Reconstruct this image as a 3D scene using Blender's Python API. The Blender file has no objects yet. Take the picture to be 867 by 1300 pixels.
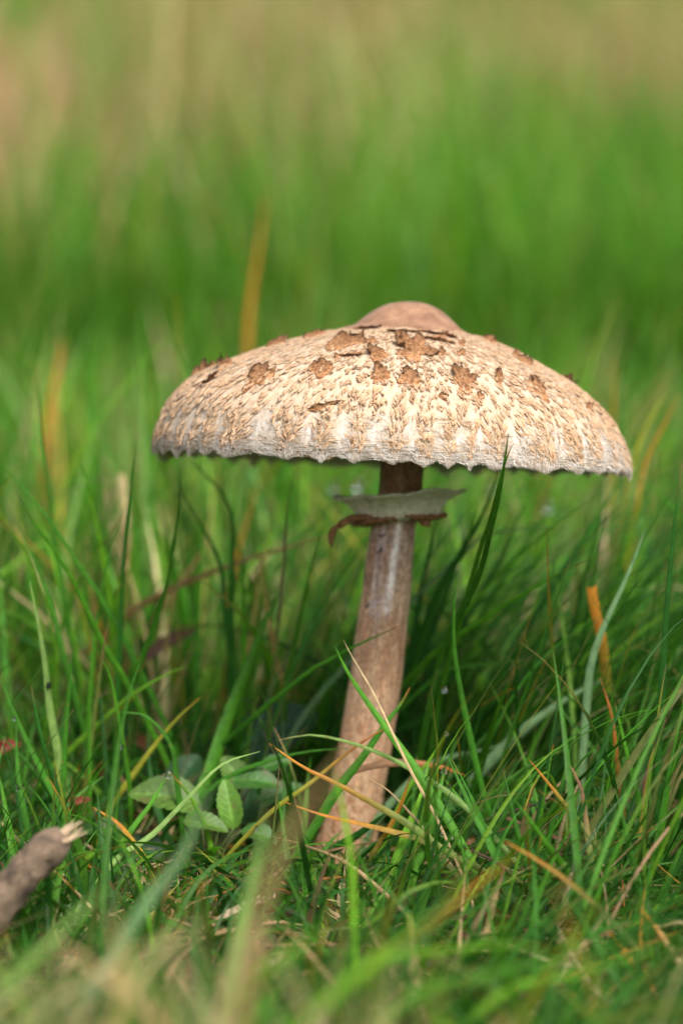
import bpy, bmesh, math, random
import numpy as np
from mathutils import Vector, Matrix
from mathutils.bvhtree import BVHTree

R = math.radians
random.seed(7)
rng = np.random.default_rng(11)
scene = bpy.context.scene
C = scene.collection

# ------------------------------------------------------------------ camera
CAM_D, CAM_H, PITCH = 1.2, 0.2981, R(7.0)
LENS, SENS = 100.0, 36.0
FPX = 1300 * LENS / SENS                      # focal length in photo pixels
cd = bpy.data.cameras.new('camera')
cam = bpy.data.objects.new('camera', cd)
C.objects.link(cam)
cam.location = (0, -CAM_D, CAM_H)
cam.rotation_euler = (math.pi / 2 - PITCH, 0, 0)
cd.sensor_fit = 'VERTICAL'
cd.sensor_height = SENS
cd.lens = LENS
cd.clip_start = 0.02
cd.clip_end = 2000
cd.dof.use_dof = True
cd.dof.focus_distance = 1.115
cd.dof.aperture_fstop = 4.9
cd.dof.aperture_blades = 0
scene.camera = cam

# ------------------------------------------------------------------ sky, sun, exposure
SUN_EL, SUN_AZ = R(52), R(155)                # azimuth clockwise from +Y: behind the camera, to its right
world = bpy.data.worlds.new('World')
scene.world = world
world.use_nodes = True
nt = world.node_tree
bg = nt.nodes['Background']
sky = nt.nodes.new('ShaderNodeTexSky')
sky.sky_type = 'NISHITA'
sky.sun_disc = False
sky.sun_elevation = SUN_EL
sky.sun_rotation = SUN_AZ
sky.dust_density = 3.0
hs = nt.nodes.new('ShaderNodeHueSaturation')
hs.inputs['Saturation'].default_value = 0.22  # thin cloud: a greyer sky
nt.links.new(sky.outputs[0], hs.inputs['Color'])
nt.links.new(hs.outputs[0], bg.inputs[0])
bg.inputs[1].default_value = 0.115
sd = bpy.data.lights.new('sun', 'SUN')
sd.energy = 2.1
sd.angle = R(20)
sd.color = (1.0, 0.95, 0.87)
sun = bpy.data.objects.new('sun', sd)
C.objects.link(sun)
to_sun = Vector((math.sin(SUN_AZ) * math.cos(SUN_EL), math.cos(SUN_AZ) * math.cos(SUN_EL), math.sin(SUN_EL)))
sun.rotation_euler = to_sun.to_track_quat('Z', 'Y').to_euler()
vs = scene.view_settings
vs.view_transform = 'Standard'
vs.look = 'None'
vs.exposure = 1.04
vs.gamma = 1
vs.use_curve_mapping = False
scene.cycles.use_denoising = True
scene.cycles.max_bounces = 6
scene.cycles.diffuse_bounces = 3
scene.cycles.transparent_max_bounces = 8
scene.cycles.caustics_reflective = False
scene.cycles.caustics_refractive = False

# ------------------------------------------------------------------ pixel <-> world
FWD = np.array([0, math.cos(PITCH), -math.sin(PITCH)])
UPV = np.array([0, math.sin(PITCH), math.cos(PITCH)])
CAMP = np.array([0, -CAM_D, CAM_H])


def gz(x, y):
    """height of the ground"""
    x = np.asarray(x, float); y = np.asarray(y, float)
    b = 0.004 * np.sin(31 * x + 1) * np.cos(27 * y + .5) + 0.003 * np.sin(61 * x + 17 * y)
    near = np.exp(-((x - .0) ** 2 + y ** 2) / .02)
    rise = 0.09 * 0.4 * np.logaddexp(0, (np.minimum(y, 70) - 1.4) / 0.4)
    return b * (1 - near) * np.clip(1.2 - np.abs(y) * .02, 0.2, 1) + rise


def P(px, py, Y, ground=True):
    d = FWD + (px - 433.5) / FPX * np.array([1, 0, 0]) - (py - 650) / FPX * UPV
    p = CAMP + d * ((Y + CAM_D) / d[1])
    if ground and p[2] < 0.004 and d[2] < 0:   # the ground hides what lies lower: come nearer along the ray
        p = CAMP + d * ((CAM_H - 0.004) / -d[2])
    return p


def proj(p):
    d = np.asarray(p) - CAMP
    z = d @ FWD
    return 433.5 + FPX * d[..., 0] / z, 650 - FPX * (d @ UPV) / z, z


def pxm(Y):
    return (Y + CAM_D) / FPX / math.cos(PITCH)


# ------------------------------------------------------------------ material helpers
def mat(name):
    m = bpy.data.materials.new(name)
    m.use_nodes = True
    n = m.node_tree
    return m, n, n.nodes['Principled BSDF'], n.nodes['Material Output']


def nd(n, t, **kw):
    x = n.nodes.new(t)
    for k, v in kw.items():
        if k in x.inputs:
            x.inputs[k].default_value = v
        else:
            setattr(x, k, v)
    return x


def ramp(n, fac, stops):
    r = n.nodes.new('ShaderNodeValToRGB')
    e = r.color_ramp.elements
    while len(e) < len(stops):
        e.new(0.5)
    for el, (p, c) in zip(e, stops):
        el.position = p
        el.color = (*c, 1) if len(c) == 3 else c
    n.links.new(fac, r.inputs[0])
    return r


def mixc(n, fac, a, b, mode='MIX'):
    m = n.nodes.new('ShaderNodeMix')
    m.data_type = 'RGBA'
    m.blend_type = mode
    for sock, v in ((m.inputs[0], fac), (m.inputs[6], a), (m.inputs[7], b)):
        if hasattr(v, 'is_output'):
            n.links.new(v, sock)
        else:
            sock.default_value = v if not isinstance(v, tuple) else (*v, 1) if len(v) == 3 else v
    return m.outputs[2]


def math_n(n, op, a, b=None):
    m = n.nodes.new('ShaderNodeMath')
    m.operation = op
    for s, v in zip(m.inputs, (a, b)):
        if v is None:
            continue
        if hasattr(v, 'is_output'):
            n.links.new(v, s)
        else:
            s.default_value = v
    return m.outputs[0]


def bump(n, b, h, strength=.4, dist=.0005):
    x = nd(n, 'ShaderNodeBump', Strength=strength, Distance=dist)
    n.links.new(h, x.inputs['Height'])
    n.links.new(x.outputs[0], b.inputs['Normal'])


def blade_material(name, stripes=True, transl=.35, rough=.5):
    m, n, b, out = mat(name)
    at = nd(n, 'ShaderNodeVertexColor', layer_name='Col')
    geo = nd(n, 'ShaderNodeNewGeometry')
    no = nd(n, 'ShaderNodeTexNoise', Scale=260.0, Detail=3.0)
    n.links.new(geo.outputs['Position'], no.inputs['Vector'])
    v = ramp(n, no.outputs[0], [(.25, (.74, .74, .74)), (.75, (1.22, 1.2, 1.15))])
    col = mixc(n, 1.0, at.outputs[0], v.outputs[0], 'MULTIPLY')
    if stripes:
        uv = nd(n, 'ShaderNodeUVMap', uv_map='UVMap')
        mp = nd(n, 'ShaderNodeMapping')
        mp.inputs['Scale'].default_value = (14, 2.2, 1)
        n.links.new(uv.outputs[0], mp.inputs[0])
        st = nd(n, 'ShaderNodeTexNoise', Scale=1.0, Detail=2.0)
        n.links.new(mp.outputs[0], st.inputs['Vector'])
        sv = ramp(n, st.outputs[0], [(.35, (.78, .78, .78)), (.7, (1.18, 1.18, 1.1))])
        col = mixc(n, 1.0, col, sv.outputs[0], 'MULTIPLY')
        # small rusty flecks as on old blades
        fl = nd(n, 'ShaderNodeTexNoise', Scale=420.0, Detail=1.0)
        n.links.new(geo.outputs['Position'], fl.inputs['Vector'])
        fm = ramp(n, fl.outputs[0], [(.70, (0, 0, 0)), (.76, (.55, .55, .55))])
        col = mixc(n, fm.outputs[0], col, (.24, .15, .04))
        bump(n, b, st.outputs[0], .35, .0003)
    n.links.new(col, b.inputs['Base Color'])
    b.inputs['Roughness'].default_value = rough
    b.inputs['Specular IOR Level'].default_value = .2
    tr = nd(n, 'ShaderNodeBsdfTranslucent')
    tc = mixc(n, 1.0, col, (1.35, 1.35, .75), 'MULTIPLY')
    n.links.new(tc, tr.inputs['Color'])
    ms = nd(n, 'ShaderNodeMixShader')
    ms.inputs[0].default_value = transl
    n.links.new(b.outputs[0], ms.inputs[1])
    n.links.new(tr.outputs[0], ms.inputs[2])
    n.links.new(ms.outputs[0], out.inputs[0])
    return m


M_blade = blade_material('grass_blade')
M_turf = blade_material('turf', stripes=False, transl=.4)


# ------------------------------------------------------------------ mesh helpers
def link(name, me, m=None, parent=None):
    o = bpy.data.objects.new(name, me)
    C.objects.link(o)
    if m is not None:
        me.materials.append(m)
    if parent is not None:
        o.parent = parent
    return o


def tag(o, label=None, cat=None, group=None, kind=None):
    for k, v in (('label', label), ('category', cat), ('group', group), ('kind', kind)):
        if v:
            o[k] = v
    return o


def np_mesh(name, V, F, col=None, uv=None, smooth=True):
    """V (n,3), F (m,4) or (m,3) index arrays"""
    me = bpy.data.meshes.new(name)
    V = np.asarray(V, np.float32); F = np.asarray(F, np.int32)
    k = F.shape[1]
    me.vertices.add(len(V)); me.vertices.foreach_set('co', V.ravel())
    me.loops.add(F.size); me.loops.foreach_set('vertex_index', F.ravel())
    me.polygons.add(len(F))
    me.polygons.foreach_set('loop_start', np.arange(0, F.size, k, dtype=np.int32))
    me.polygons.foreach_set('use_smooth', np.full(len(F), smooth))
    if col is not None:
        a = me.color_attributes.new('Col', 'FLOAT_COLOR', 'POINT')
        c4 = np.ones((len(V), 4), np.float32); c4[:, :3] = col
        a.data.foreach_set('color', c4.ravel())
    if uv is not None:
        l = me.uv_layers.new(name='UVMap')
        l.data.foreach_set('uv', np.asarray(uv, np.float32)[F.ravel()].ravel())
    me.update(calc_edges=True)
    me.validate()
    return me


def grid_faces(nu, nv, wrap=False):
    """faces of a grid whose vertex index is i*nv + j"""
    i, j = np.meshgrid(np.arange(nu - 1), np.arange(nv if wrap else nv - 1), indexing='ij')
    j2 = (j + 1) % nv
    return np.stack([i * nv + j, i * nv + j2, (i + 1) * nv + j2, (i + 1) * nv + j], -1).reshape(-1, 4)


def catmull(pts, n):
    p = np.asarray(pts, float)
    p = np.vstack([2 * p[0] - p[1], p, 2 * p[-1] - p[-2]])
    seg = np.linalg.norm(np.diff(p[1:-1], axis=0), axis=1)
    s = np.concatenate([[0], np.cumsum(seg)])
    out = []
    for t in np.linspace(0, s[-1], n):
        i = min(np.searchsorted(s, t, 'right') - 1, len(seg) - 1)
        u = (t - s[i]) / max(seg[i], 1e-9)
        a, b, c, d = p[i], p[i + 1], p[i + 2], p[i + 3]
        out.append(.5 * (2 * b + (c - a) * u + (2 * a - 5 * b + 4 * c - d) * u * u + (3 * b - a - 3 * c + d) * u ** 3))
    return np.array(out)


def unit(v):
    return v / np.maximum(np.linalg.norm(v, axis=-1, keepdims=True), 1e-9)


def tube(pts, rad, ns=10, jit=0.0, n=None, cap=True):
    pts = np.asarray(pts, float)
    T = unit(np.gradient(pts, axis=0))
    ref = np.array([0.03, 1.0, 0.02])
    A = unit(np.cross(T, ref)); B = np.cross(T, A)
    th = np.linspace(0, 2 * np.pi, ns, endpoint=False)
    rad = np.broadcast_to(np.asarray(rad, float), (len(pts),))
    rr = rad[:, None] * (1 + jit * rng.standard_normal((len(pts), ns)))
    V = pts[:, None] + rr[..., None] * (np.cos(th)[None, :, None] * A[:, None] + np.sin(th)[None, :, None] * B[:, None])
    F = grid_faces(len(pts), ns, True)
    uv = np.stack(np.broadcast_arrays(th[None] / (2 * np.pi), np.linspace(0, 1, len(pts))[:, None]), -1)
    V = V.reshape(-1, 3); uv = uv.reshape(-1, 2)
    if cap:
        k = len(V)
        V = np.vstack([V, pts[0] - T[0] * rad[0] * .25, pts[-1] + T[-1] * rad[-1] * .25])
        uv = np.vstack([uv, [[.5, 0], [.5, 1]]])
        L = (len(pts) - 1) * ns
        f = []
        for j in range(ns):
            f.append([k, (j + 1) % ns, j, j]); f.append([k + 1, L + j, L + (j + 1) % ns, L + (j + 1) % ns])
        tri = np.array([q[:3] for q in f])
        quads = [list(q) for q in F] + [list(q) for q in tri]
        return V, quads, uv
    return V, [list(q) for q in F], uv


def py_mesh(name, V, F, uv=None, col=None, smooth=True):
    me = bpy.data.meshes.new(name)
    me.from_pydata([tuple(v) for v in V], [], F)
    me.polygons.foreach_set('use_smooth', [smooth] * len(me.polygons))
    if uv is not None:
        l = me.uv_layers.new(name='UVMap')
        idx = np.zeros(len(me.loops), np.int32); me.loops.foreach_get('vertex_index', idx)
        l.data.foreach_set('uv', np.asarray(uv, np.float32)[idx].ravel())
    if col is not None:
        a = me.color_attributes.new('Col', 'FLOAT_COLOR', 'POINT')
        c4 = np.ones((len(V), 4), np.float32); c4[:, :3] = col
        a.data.foreach_set('color', c4.ravel())
    me.update()
    return me


# ------------------------------------------------------------------ ground
def build_ground():
    def axis(lo, hi, near, n):
        t = np.linspace(-1, 1, n)
        s = np.sinh(t * 5.2) / np.sinh(5.2)
        return np.where(s < 0, -s * lo, s * hi) + near
    xs = axis(-500, 500, 0, 161); ys = axis(-300, 700, 0, 181)
    X, Y = np.meshgrid(xs, ys, indexing='ij')
    Z = gz(X, Y)
    V = np.stack([X, Y, Z], -1).reshape(-1, 3)
    me = np_mesh('ground', V, grid_faces(len(xs), len(ys)))
    m, n, b, out = mat('soil_and_moss')
    geo = nd(n, 'ShaderNodeNewGeometry')
    n1 = nd(n, 'ShaderNodeTexNoise', Scale=45.0, Detail=8.0, Roughness=.65)
    n2 = nd(n, 'ShaderNodeTexNoise', Scale=2.2, Detail=4.0)
    for x in (n1, n2):
        n.links.new(geo.outputs['Position'], x.inputs['Vector'])
    c1 = ramp(n, n1.outputs[0], [(.3, (.010, .008, .005)), (.5, (.025, .018, .010)), (.62, (.018, .032, .009)), (.8, (.06, .042, .022))])
    c2 = ramp(n, n2.outputs[0], [(.35, (.05, .10, .018)), (.6, (.16, .13, .06))])
    sy = nd(n, 'ShaderNodeSeparateXYZ'); n.links.new(geo.outputs['Position'], sy.inputs[0])
    far = ramp(n, math_n(n, 'MULTIPLY', sy.outputs['Y'], .5), [(.1, (.3, .3, .3)), (.6, (.95, .95, .95))])  # mossier up the slope
    n.links.new(mixc(n, far.outputs[0], c1.outputs[0], c2.outputs[0]), b.inputs['Base Color'])
    b.inputs['Roughness'].default_value = .9
    bump(n, b, n1.outputs[0], .8, .004)
    o = link('ground', me, m)
    # wind the sheet upwards
    if me.polygons[0].normal.z < 0:
        me.flip_normals()
    tag(o, 'dark mossy soil under the grass of the rising meadow', 'ground', kind='structure')


build_ground()

# ------------------------------------------------------------------ the mushroom
mush = bpy.data.objects.new('parasol_mushroom', None)
C.objects.link(mush)
base = P(437, 1096, 0, False)
mush.location = base
tag(mush, 'tall parasol mushroom with scaly cream cap, ragged ring and leaning brown stem', 'mushroom')
K = pxm(0)                                            # metres per photo pixel at the mushroom


def child(name, me, m, parent, kind=None, label=None):
    o = link(name, me, m, parent)
    if parent == mush:
        o.matrix_parent_inverse = Matrix.Translation(-Vector(base))
    tag(o, label=label, kind=kind)
    return o


# --- cap: two traced half profiles, blended round the axis
CAPC = P(497, 588, 0)
tilt = R(2.8)
PXL = [(517, 381), (495, 384), (475, 392), (458, 404), (445, 412), (400, 422), (340, 438), (290, 457), (245, 478), (214, 508), (201, 535), (194, 560), (193, 573)]
PXR = [(517, 381), (540, 384), (560, 393), (577, 408), (590, 420), (622, 430), (660, 447), (700, 470), (735, 493), (765, 520), (785, 549), (796, 578), (799, 602)]


def capframe(pts):
    q = np.array(pts, float) - [497, 588]
    q[:, 1] *= -1
    c, s = math.cos(tilt), math.sin(tilt)
    return np.stack([q[:, 0] * c - q[:, 1] * s, q[:, 0] * s + q[:, 1] * c], -1)


NS_, NT = 110, 560
pl = catmull(capframe(PXL), NS_); pr = catmull(capframe(PXR), NS_)
apex_x = pl[0, 0]
sg = np.linspace(0, 1, NS_)
cxs = apex_x * (1 - sg) ** .8
PLEAT = 44
ph_j = rng.uniform(-.7, .7, PLEAT)
pl_depth = rng.uniform(.25, 1.2, PLEAT)
ridge_len = rng.uniform(-1.0, 2.5, PLEAT).clip(0) ** 2


def pleat(th):
    """ridge height 0..1 (1 on a ridge, 0 in a groove), and index of its ridge"""
    th = th + .075 * np.sin(5 * th + 1) + .03 * np.sin(11 * th + 2)
    u = (th / (2 * np.pi) * PLEAT) % PLEAT
    i = np.floor(u).astype(int) % PLEAT
    warp = u - np.floor(u) + .22 * np.sin(2 * np.pi * (u - np.floor(u))) * ph_j[i]
    return .5 - .5 * np.cos(2 * np.pi * np.clip(warp, 0, 1)), i


def cap_point(s, th, off=0.0):
    """s 0 apex..1 margin (arrays), th azimuth (0 = right, -90 deg = to camera); pixel units in cap frame"""
    s = np.asarray(s, float); th = np.asarray(th, float)
    w = .5 + .5 * np.cos(th)
    w = w * w * (3 - 2 * w)
    xl = np.interp(s, sg, pl[:, 0]); zl = np.interp(s, sg, pl[:, 1])
    xr = np.interp(s, sg, pr[:, 0]); zr = np.interp(s, sg, pr[:, 1])
    cx = np.interp(s, sg, cxs)
    r = (cx - xl) * (1 - w) + (xr - cx) * w
    z = zl * (1 - w) + zr * w
    pv, pi = pleat(th)
    e = np.clip((s - .80) / .20, 0, 1) ** 1.4
    r = r + e * (pv - .55) * 5.0 * pl_depth[pi] + off
    # low swellings over the whole cap, scalloped margin
    r = r + np.clip(s - .25, 0, 1) * (2.0 * np.sin(3 * th + .6) * np.sin(6 * s) + 1.6 * np.sin(7 * th + 9 * s))
    me_ = np.clip((s - .86) / .14, 0, 1) ** 2
    z = z - me_ * (pv ** 4 * ridge_len[pi] * 1.2 - 2.5) + 2.5 * np.clip(s - .5, 0, 1) * np.sin(2 * th + 1)
    z = z + off * .6
    return np.stack([cx + r * np.cos(th), r * np.sin(th), z], -1)


cap_mat = Matrix.Translation(Vector(CAPC)) @ Matrix.Rotation(tilt, 4, 'Y') @ Matrix.Rotation(-R(6.7), 4, 'X')
cap_np = np.array(cap_mat)


def cap_world(q):
    return (q * K * .982) @ cap_np[:3, :3].T + cap_np[:3, 3]


TH = np.linspace(0, 2 * np.pi, NT, endpoint=False)
SG = np.linspace(0.004, 1, NS_)
S2, T2 = np.meshgrid(SG, TH, indexing='ij')
top = cap_point(S2, T2)
top[..., 2] += np.clip(S2 - .25, 0, 1) * rng.normal(0, .35, S2.shape)
# rolled margin and the underside
und = []
for k, (dr, dz) in enumerate(((-2, -2.0), (-6, -1.5), (-9, 2.0), (-14, 8.0), (-40, 13.0))):
    q = cap_point(np.full_like(TH, 1.0), TH).copy()
    rr = np.hypot(q[:, 0], q[:, 1])
    q[:, :2] *= ((rr + dr) / rr)[:, None]
    q[:, 2] += dz
    und.append(q)
for f_, zz in ((.75, 22), (.5, 34), (.2, 44), (.08, 46)):
    q = und[4].copy()
    q[:, :2] *= f_
    q[:, 2] = q[:, 2] * f_ + zz * (1 - f_) + 8
    und.append(q)
allq = np.concatenate([top, np.array(und)], 0)
nu = allq.shape[0]
Vc = cap_world(allq.reshape(-1, 3))
uvc = np.stack([np.broadcast_to(T2[0] / (2 * np.pi), (nu, NT)), np.broadcast_to(np.concatenate([SG, np.linspace(1.02, 1.3, nu - NS_)])[:, None], (nu, NT))], -1).reshape(-1, 2)
Fc = grid_faces(nu, NT, True)
# colour of the skin: cream, tan between, white in the grooves of the margin
pv_all, _ = pleat(np.broadcast_to(T2[0], (nu, NT)))
s_all = uvc[:, 1].reshape(nu, NT)
groove = np.clip((s_all - .83) / .12, 0, 1) * np.clip(1.2 - pv_all * 3.0, 0, 1)
cream = np.array([.52, .41, .305]); white = np.array([.53, .48, .43]); tan_ = np.array([.47, .29, .16]); gillc = np.array([.42, .40, .27])
f1 = np.clip(groove * 1.3, 0, 1)[..., None]
f0 = np.clip((.62 - s_all) / .4, 0, 1)[..., None] * .55
colc = (cream * (1 - f0) + tan_ * f0) * (1 - f1) + white * f1
rim = np.clip((s_all - .982) / .02, 0, 1)[..., None]
colc = colc * (1 - rim) + np.array([.62, .58, .53]) * rim
colc = np.where((s_all > 1.07)[..., None], gillc, colc).reshape(-1, 3)

m, n, b, out = mat('cap_skin')
at = nd(n, 'ShaderNodeVertexColor', layer_name='Col')
uv = nd(n, 'ShaderNodeUVMap', uv_map='UVMap')
mp = nd(n, 'ShaderNodeMapping'); mp.inputs['Scale'].default_value = (260, 34, 1)
n.links.new(uv.outputs[0], mp.inputs[0])
no = nd(n, 'ShaderNodeTexNoise', Scale=1.0, Detail=5.0, Roughness=.65)
n.links.new(mp.outputs[0], no.inputs['Vector'])
rv = ramp(n, no.outputs[0], [(.3, (.70, .55, .42)), (.44, (.95, .88, .80)), (.58, (1.06, 1.06, 1.06))])
n.links.new(mixc(n, .85, at.outputs[0], mixc(n, 1.0, at.outputs[0], rv.outputs[0], 'MULTIPLY')), b.inputs['Base Color'])
b.inputs['Roughness'].default_value = .85
b.inputs['Specular IOR Level'].default_value = .15
b.inputs['Subsurface Weight'].default_value = .12
b.inputs['Subsurface Radius'].default_value = (.004, .002, .001)
b.inputs['Subsurface Scale'].default_value = .5
bump(n, b, no.outputs[0], .7, .0006)
M_cap = m
cap_me = np_mesh('cap', Vc, Fc, colc, uvc)
cap = child('cap', cap_me, M_cap, mush)
bvh = BVHTree.FromPolygons([Vector(v) for v in Vc], Fc.tolist())
ccen = cap_world(np.array([[0, 0, 60.]]))[0]


def nrm_out(pt, no_):
    return no_ if (Vector(pt) - Vector(ccen)).dot(no_) > 0 else -no_


# --- gills under the cap
gv, gf = [], []
for k in range(170):
    th = 2 * np.pi * k / 170
    ring = cap_point(np.array([1.0]), np.array([th]))[0]
    rr = np.hypot(ring[0], ring[1])
    for i, f_ in enumerate(np.linspace(.97, .14, 7)):
        zt = ring[2] * f_ + 6 + 40 * (1 - f_)
        dz = 16 * math.sin(math.pi * min(1, (1 - f_) * 1.6 + .04)) ** .5 + 2
        for t in (0, 1):
            gv.append([rr * f_ * math.cos(th), rr * f_ * math.sin(th), max(zt + 4 - dz * t, ring[2] + 5)])
    b0 = k * 14
    for i in range(6):
        gf.append([b0 + 2 * i, b0 + 2 * i + 1, b0 + 2 * i + 3, b0 + 2 * i + 2])
m, n, b, out = mat('gill')
b.inputs['Base Color'].default_value = (.58, .54, .42, 1)
b.inputs['Roughness'].default_value = .8
g = child('gills', np_mesh('gills', cap_world(np.array(gv)), np.array(gf)), m, mush, kind='stuff')

# --- umbo: the smooth brown boss, with a ragged skirt
edge = .245 + .012 * np.sin(5 * TH + 1) + .010 * np.sin(13 * TH) + rng.normal(0, .006, NT)
NU = 26
fr = np.linspace(.01, 1, NU)
Su = fr[:, None] * edge[None]
offp = 1.6 * np.clip((1 - fr) * 14, 0.25, 1)[:, None] * np.ones_like(Su)
um = cap_point(Su, np.broadcast_to(TH, Su.shape), 0)
um[..., 2] += offp
um = np.concatenate([um, [cap_point(edge, TH) - np.array([0, 0, 1.2])]], 0)
uvu = np.stack(np.broadcast_arrays(TH[None] / 6.283, np.linspace(0, 1, NU + 1)[:, None]), -1).reshape(-1, 2)
m, n, b, out = mat('umbo_skin')
geo = nd(n, 'ShaderNodeNewGeometry')
n1 = nd(n, 'ShaderNodeTexNoise', Scale=150.0, Detail=6.0, Roughness=.6)
n2 = nd(n, 'ShaderNodeTexNoise', Scale=900.0, Detail=3.0)
for x in (n1, n2):
    n.links.new(geo.outputs['Position'], x.inputs['Vector'])
c1 = ramp(n, n1.outputs[0], [(.3, (.19, .095, .055)), (.5, (.27, .145, .085)), (.7, (.35, .20, .12))])
c2 = ramp(n, n2.outputs[0], [(.3, (.8, .78, .76)), (.7, (1.15, 1.15, 1.15))])
n.links.new(mixc(n, 1.0, c1.outputs[0], c2.outputs[0], 'MULTIPLY'), b.inputs['Base Color'])
b.inputs['Roughness'].default_value = .55
b.inputs['Specular IOR Level'].default_value = .35
bump(n, b, n2.outputs[0], .35, .0004)
umbo = child('umbo', np_mesh('umbo', cap_world(um.reshape(-1, 3)), grid_faces(NU + 1, NT, True), None, uvu), m, mush, label='smooth brown boss on top of the cap')

# --- fine scales: thousands of small lifted tongues, larger and tufted towards the margin
tuft_s, tuft_t = [], []
s = .262
row = 0
arc = 360.0
while s < .985:
    sp = 4.6 + 4.8 * max(0, (s - .3) / .65)
    rad = abs(np.interp(s, sg, pr[:, 0]))
    spt = 4.4 + 3.6 * max(0, (s - .3) / .65)
    cnt = int(2 * np.pi * rad / spt)
    t = (np.arange(cnt) + .5 * (row % 2)) / cnt * 2 * np.pi + rng.normal(0, .55 * spt / rad, cnt)
    tuft_s.append(s + rng.normal(0, .55 * sp / arc, cnt)); tuft_t.append(t)
    s += sp / arc; row += 1
ts = np.concatenate(tuft_s); tt = np.concatenate(tuft_t)
pvt, pit = pleat(tt)
patchy = np.sin(9 * tt + 14 * ts) + np.sin(23 * tt - 31 * ts + 1.3) + rng.normal(0, .8, len(ts))
keep = (rng.random(len(ts)) < np.where(ts > .86, np.clip(pvt * 5.0 - .15 - 6 * np.clip(ts - .9, 0, 1), .06, 1), np.where(ts > .78, .8 + .2 * pvt, .95)))
keep &= ~((patchy < -1.5) & (ts < .8) & (rng.random(len(ts)) < .75))
ts, tt, pvt, pit = ts[keep], tt[keep], pvt[keep], pit[keep]
cl_size = (.50 + .85 * np.clip((ts - .3) / .6, 0, 1)) * rng.uniform(.55, 1.55, len(ts))
cl_len = rng.uniform(.7, 1.6, len(ts)) * (1 + .35 * (ts < .6)); cl_pale = rng.normal(.24, .22, len(ts)); cl_shade = rng.uniform(.80, 1.1, len(ts)); cl_dir = rng.normal(0, .9, len(ts))
rep_n = rng.integers(2, 6, len(ts)) + (ts > .6)
ci = np.repeat(np.arange(len(ts)), rep_n)
n_t = len(ci)
r0 = np.maximum(np.abs(np.interp(ts, sg, pr[:, 0])), 20)
sidej = rng.uniform(-1, 1, n_t)
size = cl_size[ci]
Lp = 6.4 * size * cl_len[ci] * rng.uniform(.75, 1.25, n_t); Wp = 1.25 * size ** .6 * rng.uniform(.6, 1.3, n_t)
t_off = sidej * 2.3 * size / r0[ci]
ts0 = ts[ci]; tt0 = tt[ci] + t_off
ts = ts0 + rng.normal(0, 1.4 / arc, n_t) * size; tt = tt0
pvt = pvt[ci]
frac = ((tt + .075 * np.sin(5 * tt + 1) + .03 * np.sin(11 * tt + 2)) / (2 * np.pi) * PLEAT) % 1
drift = np.where(ts > .82, (.5 - frac) * 2 * np.pi / PLEAT * .5 * np.clip((ts - .82) / .1, 0, 1), 0) - t_off * rng.uniform(.3, 1.1, n_t) + cl_dir[ci] * size / r0[ci] * 1.6
rows = 5
g_t = np.linspace(0, 1, rows)
Vt = np.zeros((n_t, rows, 3, 3)); Ct = np.zeros((n_t, rows, 3, 3))
wprof = np.array([.75, 1.0, .95, .7, .16])
lift = np.array([-.2, .15, .42, .80, 1.05])
shade = cl_shade[ci] * rng.uniform(.9, 1.08, n_t)
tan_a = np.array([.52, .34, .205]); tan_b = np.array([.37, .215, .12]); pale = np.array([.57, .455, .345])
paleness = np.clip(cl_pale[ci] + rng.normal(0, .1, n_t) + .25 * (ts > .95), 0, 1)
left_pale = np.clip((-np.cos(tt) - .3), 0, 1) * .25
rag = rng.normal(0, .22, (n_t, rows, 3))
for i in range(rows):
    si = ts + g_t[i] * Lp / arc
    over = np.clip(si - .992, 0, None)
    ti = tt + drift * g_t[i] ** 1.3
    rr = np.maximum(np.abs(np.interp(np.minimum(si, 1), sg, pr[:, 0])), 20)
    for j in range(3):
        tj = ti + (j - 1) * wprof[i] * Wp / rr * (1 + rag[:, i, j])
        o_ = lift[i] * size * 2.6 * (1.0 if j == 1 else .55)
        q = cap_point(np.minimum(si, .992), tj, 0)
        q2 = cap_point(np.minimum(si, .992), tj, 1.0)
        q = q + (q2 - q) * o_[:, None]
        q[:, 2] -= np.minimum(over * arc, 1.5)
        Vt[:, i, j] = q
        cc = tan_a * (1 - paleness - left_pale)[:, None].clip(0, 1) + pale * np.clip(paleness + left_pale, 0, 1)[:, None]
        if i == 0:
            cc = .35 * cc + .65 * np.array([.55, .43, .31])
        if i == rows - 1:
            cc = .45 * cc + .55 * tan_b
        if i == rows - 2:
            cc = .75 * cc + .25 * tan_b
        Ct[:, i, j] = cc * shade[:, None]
bi = (np.arange(n_t) * rows * 3)[:, None, None]
Ft = (bi + grid_faces(rows, 3)[None]).reshape(-1, 4)
m, n, b, out = mat('cap_scale')
at = nd(n, 'ShaderNodeVertexColor', layer_name='Col')
geo = nd(n, 'ShaderNodeNewGeometry')
no = nd(n, 'ShaderNodeTexNoise', Scale=1600.0, Detail=2.0)
n.links.new(geo.outputs['Position'], no.inputs['Vector'])
rv = ramp(n, no.outputs[0], [(.3, (.78, .74, .7)), (.65, (1.12, 1.12, 1.12))])
n.links.new(mixc(n, 1.0, at.outputs[0], rv.outputs[0], 'MULTIPLY'), b.inputs['Base Color'])
b.inputs['Roughness'].default_value = .85
b.inputs['Specular IOR Level'].default_value = .12
M_scale = m
child('fine_scales', np_mesh('fine_scales', cap_world(Vt.reshape(-1, 3)), Ft, Ct.reshape(-1, 3)), M_scale, cap, kind='stuff', label='small tan tufts covering the cream skin')

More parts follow.
